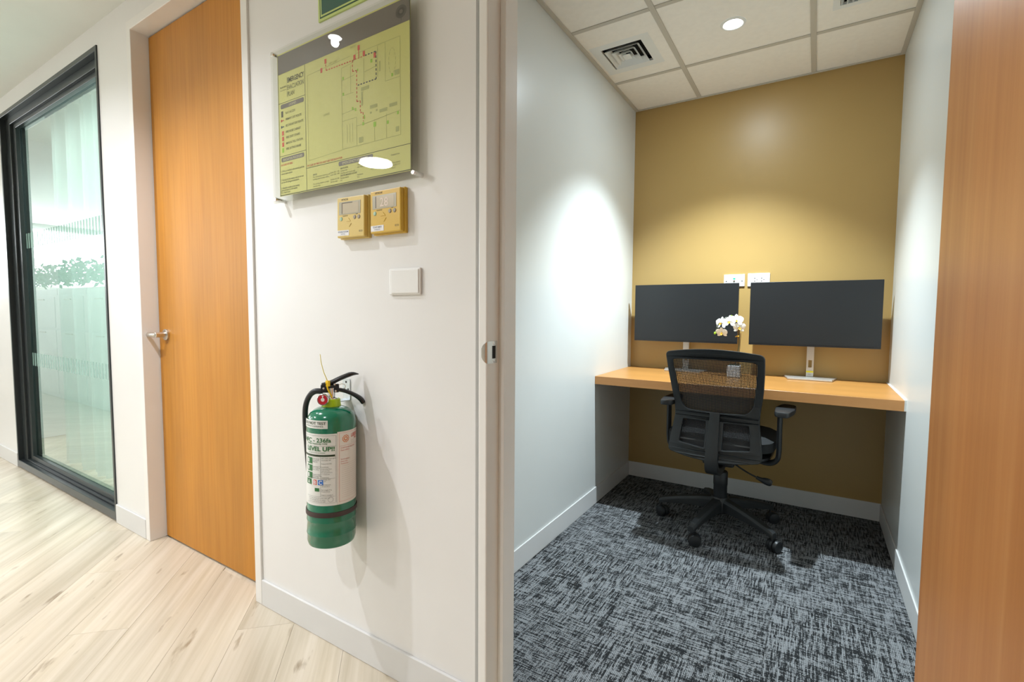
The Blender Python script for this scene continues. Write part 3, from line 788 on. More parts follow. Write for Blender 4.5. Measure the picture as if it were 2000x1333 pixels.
obj('tilt_mechanism', box(new(), -.075, .075, -.09, .10, .345, .408), BLACKP, ch, bevel=.01)
obj('gas_lift', lathe(new(), [(0, .28), (.014, .28), (.014, .35), (0, .35)], 20, Matrix.Translation((0, 0, 0))), CHROME, ch, smooth=True)
obj('column_cover', lathe(new(), [(0, .14), (.033, .14), (.033, .225), (.0345, .228), (.0345, .292), (.031, .297), (0, .297)], 28), BLACKP, ch, smooth=True)
# base
obj('base_hub', lathe(new(), [(0, .085), (.046, .085), (.052, .10), (.050, .150), (.038, .165), (0, .165)], 28), BLACKP, ch, smooth=True)
for k, (ang, cang) in enumerate(((184, 150), (257, 200), (331, 240), (45, 210), (115, 180))):
    a = R(ang); d = Vector((math.cos(a), math.sin(a), 0)); n_ = Vector((-d.y, d.x, 0))
    b = new(); prof = [(.030, .160, .096, .028), (.10, .150, .098, .026), (.20, .128, .090, .0225), (.282, .106, .078, .0195), (.308, .094, .066, .016)]
    rings = []
    for (r_, zt, zb, hw_) in prof:
        c = d*r_
        rings.append([b.verts.new(c+n_*s*w_+Vector((0, 0, z))) for s, w_, z in ((-1, hw_, zb), (1, hw_, zb), (1, hw_, zt-.012), (1, hw_*.62, zt), (-1, hw_*.62, zt), (-1, hw_, zt-.012))])
    for i in range(len(rings)-1):
        for j in range(6): b.faces.new((rings[i][j], rings[i][(j+1) % 6], rings[i+1][(j+1) % 6], rings[i+1][j]))
    b.faces.new(rings[0][::-1]); b.faces.new(rings[-1])
    leg = obj('leg', b, GREYP, ch, bevel=.002)
    p = d*.298; ca = R(cang); cd_ = Vector((math.cos(ca), math.sin(ca), 0)); ax = Vector((-cd_.y, cd_.x, 0)); q = p-cd_*.014
    b = new(); lathe(b, [(0, .040), (.006, .040), (.006, .085), (0, .085)], 10, Matrix.Translation(p))
    # hood over twin wheels
    Mh = Matrix.Translation(q+Vector((0, 0, .0292))) @ Matrix(((ax.x, cd_.x, 0, 0), (ax.y, cd_.y, 0, 0), (0, 0, 1, 0), (0, 0, 0, 1))) @ Matrix.Rotation(R(90), 4, 'Y')
    lathe(b, [(0, -.006), (.0315, -.006), (.0315, .006), (0, .006)], 24, Mh)
    cs = obj('caster', b, BLACKP, leg, smooth=True)
    b = new()
    for s in (-1, 1):
        Mw = Mh @ Matrix.Translation((0, 0, s*.0155))
        lathe(b, [(0, -.008*s), (.026, -.008*s), (.0290, -.005*s), (.0290, .005*s), (.0265, .010*s), (.012, .0125*s), (0, .013*s)], 26, Mw)
    b2 = b
    obj('twin_wheels', b2, BLACKP, ch, smooth=True)
# armrests
for s in (-1, 1):
    b = new(); X = .266 if s > 0 else -.250
    pts = smooth_path([(X, -.075, .648), (X, -.075, .56), (X, -.07, .46), (X-s*.008, -.06, .415), (X-s*.04, -.045, .392), (X-s*.10, -.02, .392), (X-s*.15, -.01, .400)], 5)
    sweep(b, pts, .0185, 12, flat=(.62, 1.0), upv=Vector((1, 0, 0)))
    ar = obj('armrest', b, BLACKP, ch, smooth=True)
    Xs = X; X = X+.018
    sh = round_poly([(X-.030, -.205), (X+.026, -.215), (X+.044, -.10), (X+.040, .030), (X-.020, .045), (X-.040, -.06)] if s > 0 else
                    [(X+.030, -.205), (X+.040, -.06), (X+.020, .045), (X-.040, .030), (X-.044, -.10), (X-.026, -.215)], .022, 4)
    b = new(); prism(b, [(v.x, v.y) for v in sh], .647, .672); obj('arm_pad', b, BLACKP, ar, bevel=.006, ang=50, smooth=True); X = Xs
    obj('post_collar', box(new(), X-.012, X+.012, -.092, -.058, .640, .6465), CHROME, ar, bevel=.001)
# lever with a flared grip
b = new(); pts = smooth_path([(.02, .0, .385), (.06, -.005, .350), (.12, -.010, .318), (.175, -.015, .298)], 4)
sweep(b, pts, .0042, 8); lv = obj('tilt_lever', b, BLACKP, ch, smooth=True)
b = new(); sweep(b, smooth_path([(.168, -.015, .300), (.192, -.016, .292), (.215, -.017, .288), (.238, -.018, .283)], 3), [.009, .009, .010, .012, .015, .017, .018, .018, .016, .010], 10, flat=(1, .6)); obj('lever_grip', b, BLACKP, lv, smooth=True)

# ------------------------------------------------------------------ evacuation plan in an acrylic holder
PX, PZ, PWd, PH = -1.527, 1.4905, .592, .456
ep = thing('evacuation_plan', 'yellow emergency evacuation plan with a grey header behind clear acrylic above the thermostats', 'sign', (PX, .981, PZ))
obj('front_acrylic', box(new(), -.030, PWd+.027, -.0035, -.0005, -.020, PH+.016), ACRYL, ep, bevel=.0004, seg=1)
obj('back_acrylic', box(new(), -.030, PWd+.027, .0030, .0055, -.020, PH+.016), ACRYL, ep, bevel=.0004, seg=1)
PAPER = mat('lime_paper', srgb(214, 212, 128), .45, noise=.02, nscale=4)
obj('paper', box(new(), 0, PWd, .0008, .0014, 0, PH), PAPER, ep)
for ux, uz in ((-.018, -.008), (PWd+.012, -.008), (-.018, PH+.006), (PWd+.012, PH+.006)):
    b = new(); lathe(b, [(0, .007), (.0055, .007), (.0068, .005), (.0068, -.030), (0, -.030)], 18, Matrix.Translation((ux, 0, uz)) @ Matrix.Rotation(R(90), 4, 'X')); obj('standoff', b, CHROME, ep, smooth=True)
_lay = [0]
def P2(u, v, k=0): return Vector((u*PWd, .00045-k*.0001, v*PH))
def rect(b, u0, u1, v0, v1, k=0):
    b.faces.new([b.verts.new(P2(u, v, k)) for u, v in ((u0, v0), (u1, v0), (u1, v1), (u0, v1))])
def seg2(b, p, q, w=.002, k=0, dash=None):
    p = Vector((p[0]*PWd, p[1]*PH)); q = Vector((q[0]*PWd, q[1]*PH)); L = (q-p).length
    if L < 1e-6: return
    d = (q-p)/L; n_ = Vector((-d.y, d.x))*w/2; s = 0
    while s < L:
        e = min(L, s+(dash or L)); A, B = p+d*s, p+d*e
        b.faces.new([b.verts.new((c.x, .00045-k*.0001, c.y)) for c in (A-n_, B-n_, B+n_, A+n_)]); s = e+(dash*.7 if dash else 1)
def pill(b, u0, u1, v0, v1, k=0):
    r_ = (v1-v0)*PH*.42; pp = round_poly([(u0*PWd, v0*PH), (u1*PWd, v0*PH), (u1*PWd, v1*PH), (u0*PWd, v1*PH)], r_, 5)
    b.faces.new([b.verts.new((q.x, .00045-k*.0001, q.y)) for q in pp])
def lab(b, s, u, v, h, k=1, bold=0, wmax=None, align='LEFT'):
    vs, fs = text_geo(s, h, bold, align); wd = max(c.x for c in vs)-min(c.x for c in vs); xs = 1 if not wmax else min(1.0 if wd < wmax*PWd else 9, wmax*PWd/wd)
    add_text(b, s, h, lambda x, y: Vector((u*PWd+x, .00045-k*.0001, v*PH+y)), bold, align, xs)
INKG = mat('grey_ink', srgb(112, 104, 96), .4); INKK = mat('dark_ink', srgb(70, 68, 44), .5); INKO = mat('olive_ink', srgb(128, 128, 82), .5)
INKL = mat('pale_line_ink', srgb(178, 180, 108), .5); INKR = mat('red_ink', srgb(214, 84, 62), .5); INKB = mat('navy_ink', srgb(52, 56, 74), .5)
INKN = mat('leaf_green_ink', srgb(160, 208, 50), .5); INKW = mat('pale_ink', srgb(206, 200, 160), .5)
b = new(); rect(b, .008, .998, .857, .990)
for a_ in ((.024, .230, .614, .645), (.020, .224, .241, .272), (.502, .752, .120, .149)):
    b2 = new(); pill(b2, *a_); obj('printed_pill', b2, INKG, ep)
obj('printed_header', b, INKG, ep)
b = new()
for a_ in (((.006, 0), (.006, .995)), ((.998, 0), (.998, .99)), ((.006, .006), (.998, .006))): seg2(b, *a_, .0022)
seg2(b, (.242, .006), (.242, .857), .0016); seg2(b, (.006, .655), (.242, .655), .0014); seg2(b, (.006, .283), (.242, .283), .0014); seg2(b, (.242, .157), (.998, .157), .0014)
lab(b, 'EMERGENCY', .088, .782, .0215, bold=.016, wmax=.145)
lab(b, 'BUILDING', .024, .757, .0075, wmax=.055); 
rect(b, .028, .045, .556, .598)   # you-are-here / lift icon
for i in range(4): rect(b, .018+.0, .018, 0, 0) if False else None
obj('printed_frame', b, INKK, ep)
b = new()
lab(b, 'EVACUATION', .088, .733, .0205, bold=.01, wmax=.143); lab(b, 'PLAN', .088, .688, .0205, bold=.01, wmax=.058); lab(b, 'LOCATION MAP', .024, .738, .0045, wmax=.055)
seg2(b, (.084, .685), (.084, .825), .0008)
for s, v in (('FLAT ACCESS', .571), ('PRIMARY EXIT ROUTE', .527), ('SECONDARY EXIT ROUTE', .483), ('FIRE HOSE CABINET', .439), ('FIRE EXIT STAIRS', .400), ('MANUAL PULL STATION', .360), ('FIRE EXTINGUISHER', .320)):
    lab(b, s, .066, v, .0100, bold=.012, wmax=.0078*len(s)); 
for s, v in (('1. If fire or smoke is discovered, pull the', .170), ('nearest alarm station.', .152), ('2. Evacuate by the nearest exit and do not', .108), ('use the lift during an evacuation.', .091),
             ('3. Assemble outside at the meeting', .051), ('point and report to the warden', .035), ('for a head count.', .019)):
    lab(b, s, .014, v, .0086, bold=.01, wmax=min(.205, .0048*len(s)))
for u, v, L in ((.296, .097, ('SERVICE', 'For maintenance concerns call', 'building administration office', '', 'For security matters contact', 'security desk')),
                (.437, .086, ('Local 101 / 102', 'Local 103 / 104', '', 'Mobile line 24h', 'Service desk')),
                (.515, .098, ('FIRE STATION', 'Central fire', 'City fire and rescue unit', 'DISASTER EMERGENCY HOTLINE', 'Rescue centre', '911')),
                (.640, .098, ('Trunkline', '(02) 426 0219', '', '', 'Ambulance', '911')), (.735, .070, ('BOMB THREAT HOTLINE', 'Police unit',)),
                (.872, .110, ('Hospital line', '', '', 'Police station', 'Line (02) 117', 'Post 3'))):
    for i, s in enumerate(L):
        if s: lab(b, s, u, v-.0155*i, .0066, bold=.02 if s.isupper() else 0, wmax=.0047*len(s))
obj('printed_text', b, INKO, ep)
b = new(); x0, x1, z0, z1 = .534, .936, .222, .790
for a_ in (((x0, z0), (x1, z0)), ((x1, z0), (x1, z1)), ((x0, z0), (x0, .735)), ((.262, .17+.04), (.262, .775)), ((.262, .775), (.60, .79)), ((.262, .205), (x0, .22)), ((x0, .735), (.62, .745)), ((.62, .745), (.64, .79)), ((.64, .79), (x1, z1)),
           ((x0, .655), (.63, .665)), ((x0, .56), (.62, .56)), ((x0, .445), (.63, .455)), ((x0, .40), (.64, .40)), ((.70, .345), (x1, .365)), ((.64, .345), (.70, .345)), ((.64, .225), (.64, .40)), ((.765, .225), (.765, .355)), ((.845, .225), (.845, .37)),
           ((.60, .56), (.60, .735)), ((.695, .60), (.695, .74)), ((.79, .60), (.79, .79)), ((.84, .56), (.84, .79)), ((.84, .56), (.936, .56)), ((.57, .255), (.57, .37)), ((.59, .255), (.59, .37)), ((.61, .255), (.61, .37)), ((.70, .66), (.78, .67))):
    seg2(b, *a_, .0012)
for (u, v, a, h) in ((.675, .550, .055, .022), (.675, .46, .012, .085), (.735, .425, .05, .02), (.80, .385, .05, .02), (.865, .40, .05, .02), (.90, .575, .03, .03), (.905, .245, .02, .03), (.655, .235, .03, .035), (.80, .63, .008, .06), (.735, .395, .012, .012), (.775, .40, .012, .012)):
    rect(b, u, u+a, v, v+h)
for k in range(16):
    a0, a1 = 2*PI*k/16, 2*PI*(k+.6)/16
    seg2(b, (.885+.022*math.cos(a0), .665+.075*math.sin(a0)), (.885+.022*math.cos(a1), .665+.075*math.sin(a1)), .0014)
lab(b, 'OFFICE', .39, .47, .009); lab(b, 'PANTRY', .60, .835, .007); lab(b, 'EXIT LOBBY', .44, .79, .007)
obj('printed_floor_lines', b, INKL, ep)
rr_ = [(.413, .80), (.417, .760), (.615, .757), (.615, .690), (.644, .686), (.644, .495), (.668, .493), (.668, .420), (.687, .418), (.688, .362)]
b = new()
for p, q in zip(rr_, rr_[1:]): seg2(b, p, q, .0030, 1, .0068)
seg2(b, (.615, .757), (.704, .757), .002, 1, .0068); seg2(b, (.661, .762), (.661, .805), .0025, 1)
for u, v in ((.405, .805), (.372, .757), (.654, .805), (.623, .757), (.764, .722), (.690, .757)): rect(b, u, u+.015, v, v+.030, 1)
for i, v in enumerate((.428, .389, .349)): rect(b, .031, .048, v, v+.030, 1)
seg2(b, (.028, .532), (.050, .532), .003, 1); seg2(b, (.024, .532), (.034, .532), .008, 1)
lab(b, 'IN CASE OF FIRE DO NOT USE THE ELEVATOR', .250, .166, .0080, bold=.01, wmax=.30); lab(b, 'IN CASE OF FIRE', .016, .214, .0085, bold=.01, wmax=.145)
obj('printed_red_route', b, INKR, ep)
b = new()
for p, q in zip([(.706, .757), (.780, .757), (.780, .593), (.646, .593)], [(.780, .757), (.780, .593), (.646, .593)]): seg2(b, p, q, .0030, 1, .0068)
seg2(b, (.028, .488), (.050, .488), .003, 1); seg2(b, (.024, .488), (.034, .488), .008, 1)
obj('printed_blue_route', b, INKB, ep)
b = new()
for u, v, s in ((.540, .66, 1), (.540, .56, 1), (.607, .452, 1), (.628, .44, 1), (.681, .338, 1.1), (.758, .31, 1.6), (.848, .305, 1.1), (.914, .345, 1), (.880, .575, 1), (.742, .70, 1.2), (.647, .68, .8)): rect(b, u, u+.011*s, v, v+.018*s, 1)
rect(b, .029, .046, .308, .340, 1); seg2(b, (.697, .375), (.694, .40), .004, 1)
obj('printed_green_marks', b, INKN, ep)
b = new(); lab(b, 'LEGEND', .100, .622, .0100, 1, .01); lab(b, 'EVACUATION PROCEDURES', .036, .247, .0105, 1, .01, .172); lab(b, 'EMERGENCY HOTLINES', .53, .126, .0105, 1, .01, .19)
obj('printed_pale_text', b, INKW, ep)
b = new()
for k in range(24):
    a = 2*PI*k/24; c = (.944+.030*math.cos(a), .925+.032*math.sin(a)); d = (.944+.012*math.cos(a+.8), .925+.013*math.sin(a+.8)); seg2(b, c, d, .0022, 1)
for k in range(30):
    a0, a1 = 2*PI*k/30, 2*PI*(k+1)/30; seg2(b, (.944+.032*math.cos(a0), .925+.034*math.sin(a0)), (.944+.032*math.cos(a1), .925+.034*math.sin(a1)), .0018, 1)
seg2(b, (.944, .895), (.944, .872), .0016, 1)
obj('printed_tree_emblem', b, mat('emblem_ink', srgb(76, 72, 64), .4), ep)

# green sign above the plan (only its lower corner is in view)
t = thing('green_sign', 'dark green sign with a lime border above the evacuation plan', 'sign', (-1.345, YA, 2.008))
obj('board', box(new(), 0, .40, -.005, 0, 0, .20), mat('lime_border', srgb(196, 214, 130), .4), t)
GS = mat('deep_green', srgb(44, 92, 78), .3)
b = new(); prism(b, [(.008, .008), (.392, .008), (.392, .192), (.008, .192)], -.0056, -.0049, 'xz'); obj('green_outline', b, mat('forest_line', srgb(40, 84, 60), .3), t)
obj('lime_inset', box(new(), .012, .388, -.0060, -.0055, .012, .188), MATS['lime_border'], t)
obj('green_field', box(new(), .017, .383, -.0064, -.0059, .017, .183), GS, t)

# ------------------------------------------------------------------ thermostats
def thermostat(x, z, col, seg_num, label, tilt, top, site):
    m_ = mat('thermostat_shell_'+('deep' if seg_num else 'pale'), col, .35, noise=.01)
    t = thing('thermostat', label, 'thermostat', (x, YA, z), (0, tilt, 0))
    b = new(); prism(b, [(-.003, -.003), (.123, -.003), (.123, .123), (-.003, .123)], -.012, 0, 'xz'); obj('back_box', b, m_, t, bevel=.002)
    b = new(); prism(b, [(0, 0), (.120, 0), (.120, .120), (0, .120)], -.026, -.0115, 'xz'); obj('front_cover', b, m_, t, bevel=.003)
    obj('display', box(new(), .010, .104, -.0268, -.0258, .068, .106), mat('lcd_bezel', srgb(176, 170, 148), .25), t)
    b = new(); box(b, .025, .096, -.0272, -.0267, .071, .102); obj('display_glass', b, mat('lcd_glass', srgb(196, 184, 160), .18), t)
    b = new(); box(b, .023, .0255, -.0275, -.0266, .071, .103)
    if not seg_num: box(b, .0255, .070, -.0275, -.0266, .101, .103)
    obj('display_edge_shade', b, mat('lcd_shadow', srgb(74, 62, 52), .4), t)  # dark strip painted as shade along the rim of the display
    if seg_num:
        b = new(); add_text(b, '28', .034, lambda u, v: Vector((.040+u, -.0276, .074+v)), .01); obj('display_digits', b, mat('lcd_digit', srgb(222, 205, 190), .4), t)
    for bx, bz, mm in ((.019, .056, mat('mint_button', srgb(164, 196, 170), .35)), (.079, .058, mat('grey_button', srgb(150, 140, 122), .35)), (.097, .058, mat('grey_button', None, .35))):
        b = new(); lathe(b, [(0, .0022), (.0050, .0018), (.0062, 0)], 18, Matrix.Translation((bx, -.026, bz)) @ Matrix.Rotation(R(90), 4, 'X')); obj('button', b, mm, t, smooth=True)
    for (zz, flip) in ((.052, 1), (.036, -1)):
        b = new(); xo = .052 if flip > 0 else .055
        pp = [(xo-.010, zz-.005*flip), (xo+.010, zz-.005*flip), (xo, zz+.006*flip)]; 
        if flip < 0: pp = pp[::-1]
        prism(b, pp, -.0272, -.0258, 'xz'); obj('arrow_button', b, m_, t, bevel=.0004, seg=1)
    tk = mat('label_ink', (.06, .05, .03, 1), .5)
    b = new(); fy = -.0263
    add_text(b, 'HITACHI', .0075, lambda u, v: Vector((.020+u, fy, .110+v)), .02)
    add_text(b, 'RUN/STOP', .0048, lambda u, v: Vector((.026+u, fy, .0625+v)), .01); add_text(b, 'TEMP', .0048, lambda u, v: Vector((.082+u, fy, .0655+v)), .01)
    add_text(b, 'ECO', .0075, lambda u, v: Vector((.098+u, fy, .014+v)), .01)
    obj('printed_text', b, tk, t)
    obj('name_sticker', box(new(), .002, .054, -.0266, -.0259, .006, .022), mat('white_sticker', (.80, .80, .80, 1), .4), t)
    b = new(); add_text(b, top, .0068, lambda u, v: Vector((.028+u, -.0270, .0150+v)), .01, 'CENTER'); add_text(b, site, .0048, lambda u, v: Vector((.028+u, -.0270, .0090+v)), 0, 'CENTER')
    obj('sticker_text', b, mat('soft_ink', (.22, .24, .30, 1), .5), t)
MATS['grey_button'] = mat('grey_button', srgb(150, 140, 122), .35)
thermostat(-1.246, 1.3335, srgb(214, 188, 108), False, 'paler cream thermostat, the left of the two below the evacuation plan', R(1.2), 'BOARD ROOM', 'MEETING')
thermostat(-1.099, 1.3345, srgb(212, 174, 62), True, 'deeper yellow thermostat with lit digits, the right of the two below the plan', 0, 'STAFF RM B', 'CORRIDOR')

# blank switch plate
t = thing('wall_switch', 'blank white rectangular switch plate on the wall below the thermostats', 'wall plate', (-.985, YA, 1.196))
obj('plate', box(new(), -.060, .060, -.008, 0, -.0375, .0375), PLASTIC, t, bevel=.003, seg=3)
obj('blank_insert', box(new(), -.050, .055, -.0105, -.0078, -.033, .033), PLASTIC, t, bevel=.002)

# ------------------------------------------------------------------ fire extinguisher and its bracket
bk = thing('wall_bracket', 'small zinc hook bracket screwed to the wall behind the extinguisher valve', 'bracket', (-1.243, YA, .86))
ZN = mat('zinc_plate', (.62, .68, .72, 1), .32, .8, noise=.08, nscale=40)
b = new(); pp = round_poly([(-.017, -.028), (.017, -.028), (.017, .040), (-.017, .040)], .006, 4); prism(b, [(v.x, v.y) for v in pp], -.003, -.0002, 'xz'); obj('back_plate', b, ZN, bk)
b = new(); prism(b, [(-.017, -.003), (.017, -.003), (.012, -.090), (.004, -.098), (-.004, -.098), (-.012, -.090)], -.028, -.0255); obj('hook_arm', b, ZN, bk)
for sx, sz in ((0, .029), (-.009, .006), (.009, .006)):
    obj('screw_hole', lathe(new(), [(0, .0006), (.0036, .0005)], 12, Matrix.Translation((sx, -.003, sz)) @ Matrix.Rotation(R(90), 4, 'X')), DARK, bk)

EX, EY, ER = -1.222, .923, .070
ext = thing('fire_extinguisher', 'green fire extinguisher with white labels hanging on the wall under the thermostats', 'fire extinguisher', (EX, EY, 0), (R(-.9), 0, 0))
ext.location = (EX, EY-.011*0, .0)
# rotate about the base of the cylinder: keep z as world height
prof = [(0, .424), (.035, .418), (.058, .415), (.066, .420), (.0695, .432), (.0695, .452), (.0705, .454), (.0705, .4565), (.0695, .458), (.0695, .492), (.0706, .494), (.0706, .4965), (.070, .498),
        (.070, .775), (.0690, .787), (.0655, .800), (.0590, .811), (.049, .819), (.036, .825), (.022, .829), (.018, .829)]
obj('cylinder', lathe(new(), prof, 64), GREEN, ext, smooth=True)
LIME = mat('lime_collar', srgb(176, 208, 20), .35)
obj('neck_collar', lathe(new(), [(.0, .826), (.0265, .826), (.0275, .829), (.0265, .834), (.0255, .845), (.0245, .849), (0, .849)], 32), LIME, ext, smooth=True)
obj('valve_body', lathe(new(), [(0, .848), (.018, .848), (.018, .853), (.011, .856), (.011, .882), (0, .884)], 24), CHROME, ext, smooth=True)
# direction helpers: image-right along the wall normal plane = (.6,.8); towards camera = (.8,-.6)
def Q(a, c, z): return Vector((.797*c+.604*a, -.604*c+.797*a, z))   # a: to the right seen from the door, c: towards the door
# handles
b = new(); box(b, -.030, .022, -.009, .009, .868, .893, Matrix(((.604, .797, 0, 0), (.797, -.604, 0, 0), (0, 0, 1, 0), (0, 0, 0, 1))))
obj('handle_block', b, BLACKG, ext, bevel=.003)
b = new(); sweep(b, smooth_path([Q(-.026, 0, .890), Q(0, 0, .898), Q(.03, 0, .912), Q(.058, 0, .922), Q(.078, 0, .921)], 4), [.0095]*12+[.0085, .0070, .005, .003, .002], 10, flat=(.75, 1.1)); obj('carry_handle', b, BLACKG, ext, smooth=True)
b = new(); sweep(b, smooth_path([Q(.005, 0, .878), Q(.035, 0, .872), Q(.062, 0, .860), Q(.082, 0, .846), Q(.092, 0, .832)], 4), [.009]*9+[.0095, .010, .0105, .011, .011, .011, .011, .010], 10, flat=(.7, 1.1)); obj('squeeze_lever', b, BLACKG, ext, smooth=True)
b = new(); 
for a_, z_ in ((.009, .893), (-.022, .882), (.012, .873)): lathe(b, [(0, .0115), (.003, .011), (.0034, .009), (.0034, 0)], 12, Matrix.Translation(Q(a_, 0, z_)) @ Matrix.Rotation(math.atan2(-.604, .797), 4, 'Z') @ Matrix.Rotation(R(90), 4, 'Y'))
obj('rivet', b, CHROME, ext, smooth=True)
b = new(); sweep(b, [Q(-.030, .004, .884), Q(.020, .006, .885)], .0016, 8); rg = [Q(.020+.010*(1-math.cos(t)), .006+.003*math.sin(t), .885+.009*math.sin(t)) for t in [2*PI*i/14 for i in range(15)]]
sweep(b, rg, .0012, 6); obj('safety_pin', b, CHROME, ext, smooth=True)
# gauge on the front left
mg = Matrix.Translation(Q(-.021, .020, .851)) @ Matrix.Rotation(math.atan2(-.604, .797)-R(22), 4, 'Z') @ Matrix.Rotation(R(90), 4, 'Y')
gz = obj('pressure_gauge', lathe(new(), [(0, -.012), (.006, -.012), (.006, 0), (.0155, 0), (.0172, .002), (.0172, .008), (.0155, .0098), (.0145, .0080), (0, .0078)], 30, mg), CHROME, ext, smooth=True)
obj('gauge_dial', lathe(new(), [(0, .0086), (.0142, .0084)], 30, mg), mat('red_dial', srgb(196, 24, 44), .35), gz)
b = new()
def wedge(a0, a1, r0, r1, z): 
    n_ = 8; I = [b.verts.new(mg @ Vector((r0*math.cos(a0+(a1-a0)*i/n_), r0*math.sin(a0+(a1-a0)*i/n_), z))) for i in range(n_+1)]; O = [b.verts.new(mg @ Vector((r1*math.cos(a0+(a1-a0)*i/n_), r1*math.sin(a0+(a1-a0)*i/n_), z))) for i in range(n_+1)]
    for i in range(n_): b.faces.new((I[i], O[i], O[i+1], I[i+1]))
wedge(0, 2*PI, .0001, .0058, .0090); wedge(R(168), R(192), .0055, .0125, .0090); obj('gauge_scale', b, PLASTIC, gz)
# hose
hp = smooth_path([Q(-.024, 0, .872), Q(-.046, -.004, .872), Q(-.062, -.016, .856), Q(-.073, -.030, .820), Q(-.0735, -.036, .760), Q(-.070, -.040, .70), Q(-.066, -.044, .64), Q(-.063, -.046, .60)], 6)
obj('hose', sweep(new(), hp, [.0085]*10+[.008]*(len(hp)-14)+[.0075, .0065, .005, .004], 12), BLACKP, ext, smooth=True)
# yellow seal tie
YEL = mat('yellow_tie', srgb(246, 206, 20), .4)
b = new(); tp = [Q(-.014, .012, .899), Q(-.010, .013, .880), Q(-.001, .013, .860), Q(.004, .010, .850)]
sweep(b, tp, .0022, 6); box(b, -.0055, .0055, -.004, .004, .888, .905, Matrix.Translation(Q(-.010, .010, 0)))
obj('seal_tie', b, YEL, ext)
obj('tie_tail', sweep(new(), [Q(-.011, .012, .904), Q(-.021, .014, .930), Q(-.028, .014, .958), Q(-.031, .014, .984)], [.0014, .0012, .0011, .0009], 6), mat('pale_yellow_tie', srgb(238, 222, 120), .4), ext)
# strap
obj('rubber_strap', lathe(new(), [(.0705, .513), (.0725, .513), (.0728, .518), (.0725, .527), (.0705, .527)], 64), mat('dark_rubber', srgb(62, 46, 44), .55), ext, smooth=True)
# labels: curved sheets with printed text
TH0 = R(-37.2)
def cyl(th, z, d=0): return Vector(((ER+.0004+d)*math.cos(th), (ER+.0004+d)*math.sin(th), z))
def sheet(name, t0, t1, z0, z1, m_, d=0, par=ext, sub=False):
    b = new(); n_ = max(3, int((t1-t0)/R(4))); pr = None
    for i in range(n_+1):
        th = t0+(t1-t0)*i/n_; c = (b.verts.new(cyl(th, z0, d)), b.verts.new(cyl(th, z1, d)))
        if pr: b.faces.new((pr[0], c[0], c[1], pr[1]))
        pr = c
    return obj(name, b, m_, par, smooth=True)
def patch(b, t0, t1, z0, z1, d):
    n_ = max(1, int((t1-t0)/R(5))); pr = None
    for i in range(n_+1):
        th = t0+(t1-t0)*i/n_; c = (b.verts.new(cyl(th, z0, d)), b.verts.new(cyl(th, z1, d)))
        if pr: b.faces.new((pr[0], c[0], c[1], pr[1]))
        pr = c
def wrap(b, s, th, z, size, d=.0006, bold=0, align='LEFT', xs=1.0):
    add_text(b, s, size, lambda x, y: cyl(th+x/ER, z+y, d), bold, align, xs)
WL = mat('white_label', (.78, .79, .76, 1), .35, noise=.01); CL = mat('cream_label', (.80, .76, .70, 1), .35, noise=.01)
TE = R(-27)   # right hand end of the front label
lb1 = sheet('warning_label', R(-125), R(-46), .773, .797, WL, 0)
lb2 = sheet('front_label', R(-140), TE+R(2), .548, .758, WL, 0)
lb3 = sheet('side_label', TE+R(2.2), R(62), .548, .762, CL, .0002)
GI = mat('green_print', srgb(40, 112, 60), .4); DG = mat('dark_green_print', srgb(34, 56, 30), .4); GR = mat('grey_label_print', srgb(120, 122, 118), .5); RP = mat('red_print', srgb(216, 70, 62), .4)
b = new(); wrap(b, 'DO NOT TEST', R(-50), .7850, .0105, bold=.02, align='RIGHT', xs=1.15); wrap(b, 'WITHOUT CLEARANCE', R(-56), .7775, .0062, align='RIGHT'); obj('printed_warning', b, DG, lb1)
b = new(); wrap(b, 'HFC - 236fa', R(-39), .7335, .0170, bold=.02, align='RIGHT', xs=1.12); wrap(b, 'STORED PRESSURE TYPE', R(-47), .7270, .0060, bold=.01, align='RIGHT', xs=1.1)
wrap(b, 'LEVEL UP!!', R(-30), .7085, .0175, bold=.03, align='RIGHT', xs=1.12); wrap(b, 'We level up your protection', R(-52), .7020, .0048, align='RIGHT')
for i in range(3):
    z = .670-.0215*i; patch(b, R(-104), R(-85), z, z+.018, .0005)
patch(b, R(-107), R(-88), .609, .625, .0005)
for th, r_ in ((-84, .006), ):
    patch(b, R(-78), R(-66), .590, .600, .0005)
obj('printed_green', b, GI, lb2)
b = new(); patch(b, R(-135), TE-R(3), .6925, .6975, .0005); obj('printed_bar', b, DG, lb2)
b = new()
for t0, t1, z0, z1 in ((-138, -27.5, .7525, .7530), (-138, -27.5, .7225, .7230), (-63, -62.4, .575, .690), (-105, -30, .6250+.003, .6285), (-105, -30, .5750, .5755), (-28, -27.4, .556, .753), (-105, -30, .5560, .5564), (-138, -28, .6915, .692)):
    patch(b, R(t0), R(t1), z0, z1, .0005)
L1 = ['Hold upright', 'and pull the', 'safety pin', '', '', 'Stand back 2 m', 'aim nozzle at', 'base of fire', '', '', 'Squeeze lever', 'and sweep from', 'side to side']
for i, s in enumerate(L1):
    if s: wrap(b, s, R(-84), .6845-.0046*i, .0046)
L2 = ['HFC-236fa clean agent', 'electrically safe', '', 'Inspect monthly', '', 'CAUTION', 'Keep away from', 'heat sources', 'Do not puncture', 'or incinerate', '', 'WARNING', 'Recharge after', 'any use', '', 'Store between', '-20 and 55 C', '', 'Net weight 6 kg', 'Tested 25 bar', '', 'Made to standard']
for i, s in enumerate(L2):
    if s: wrap(b, s, R(-61), .6855-.0051*i, .0044)
for i, s in enumerate(['Non toxic, leaves no residue after use', 'Ozone safe agent for all rooms', 'Call for yearly service and refill']): wrap(b, s, R(-97), .5695-.0052*i, .0044)
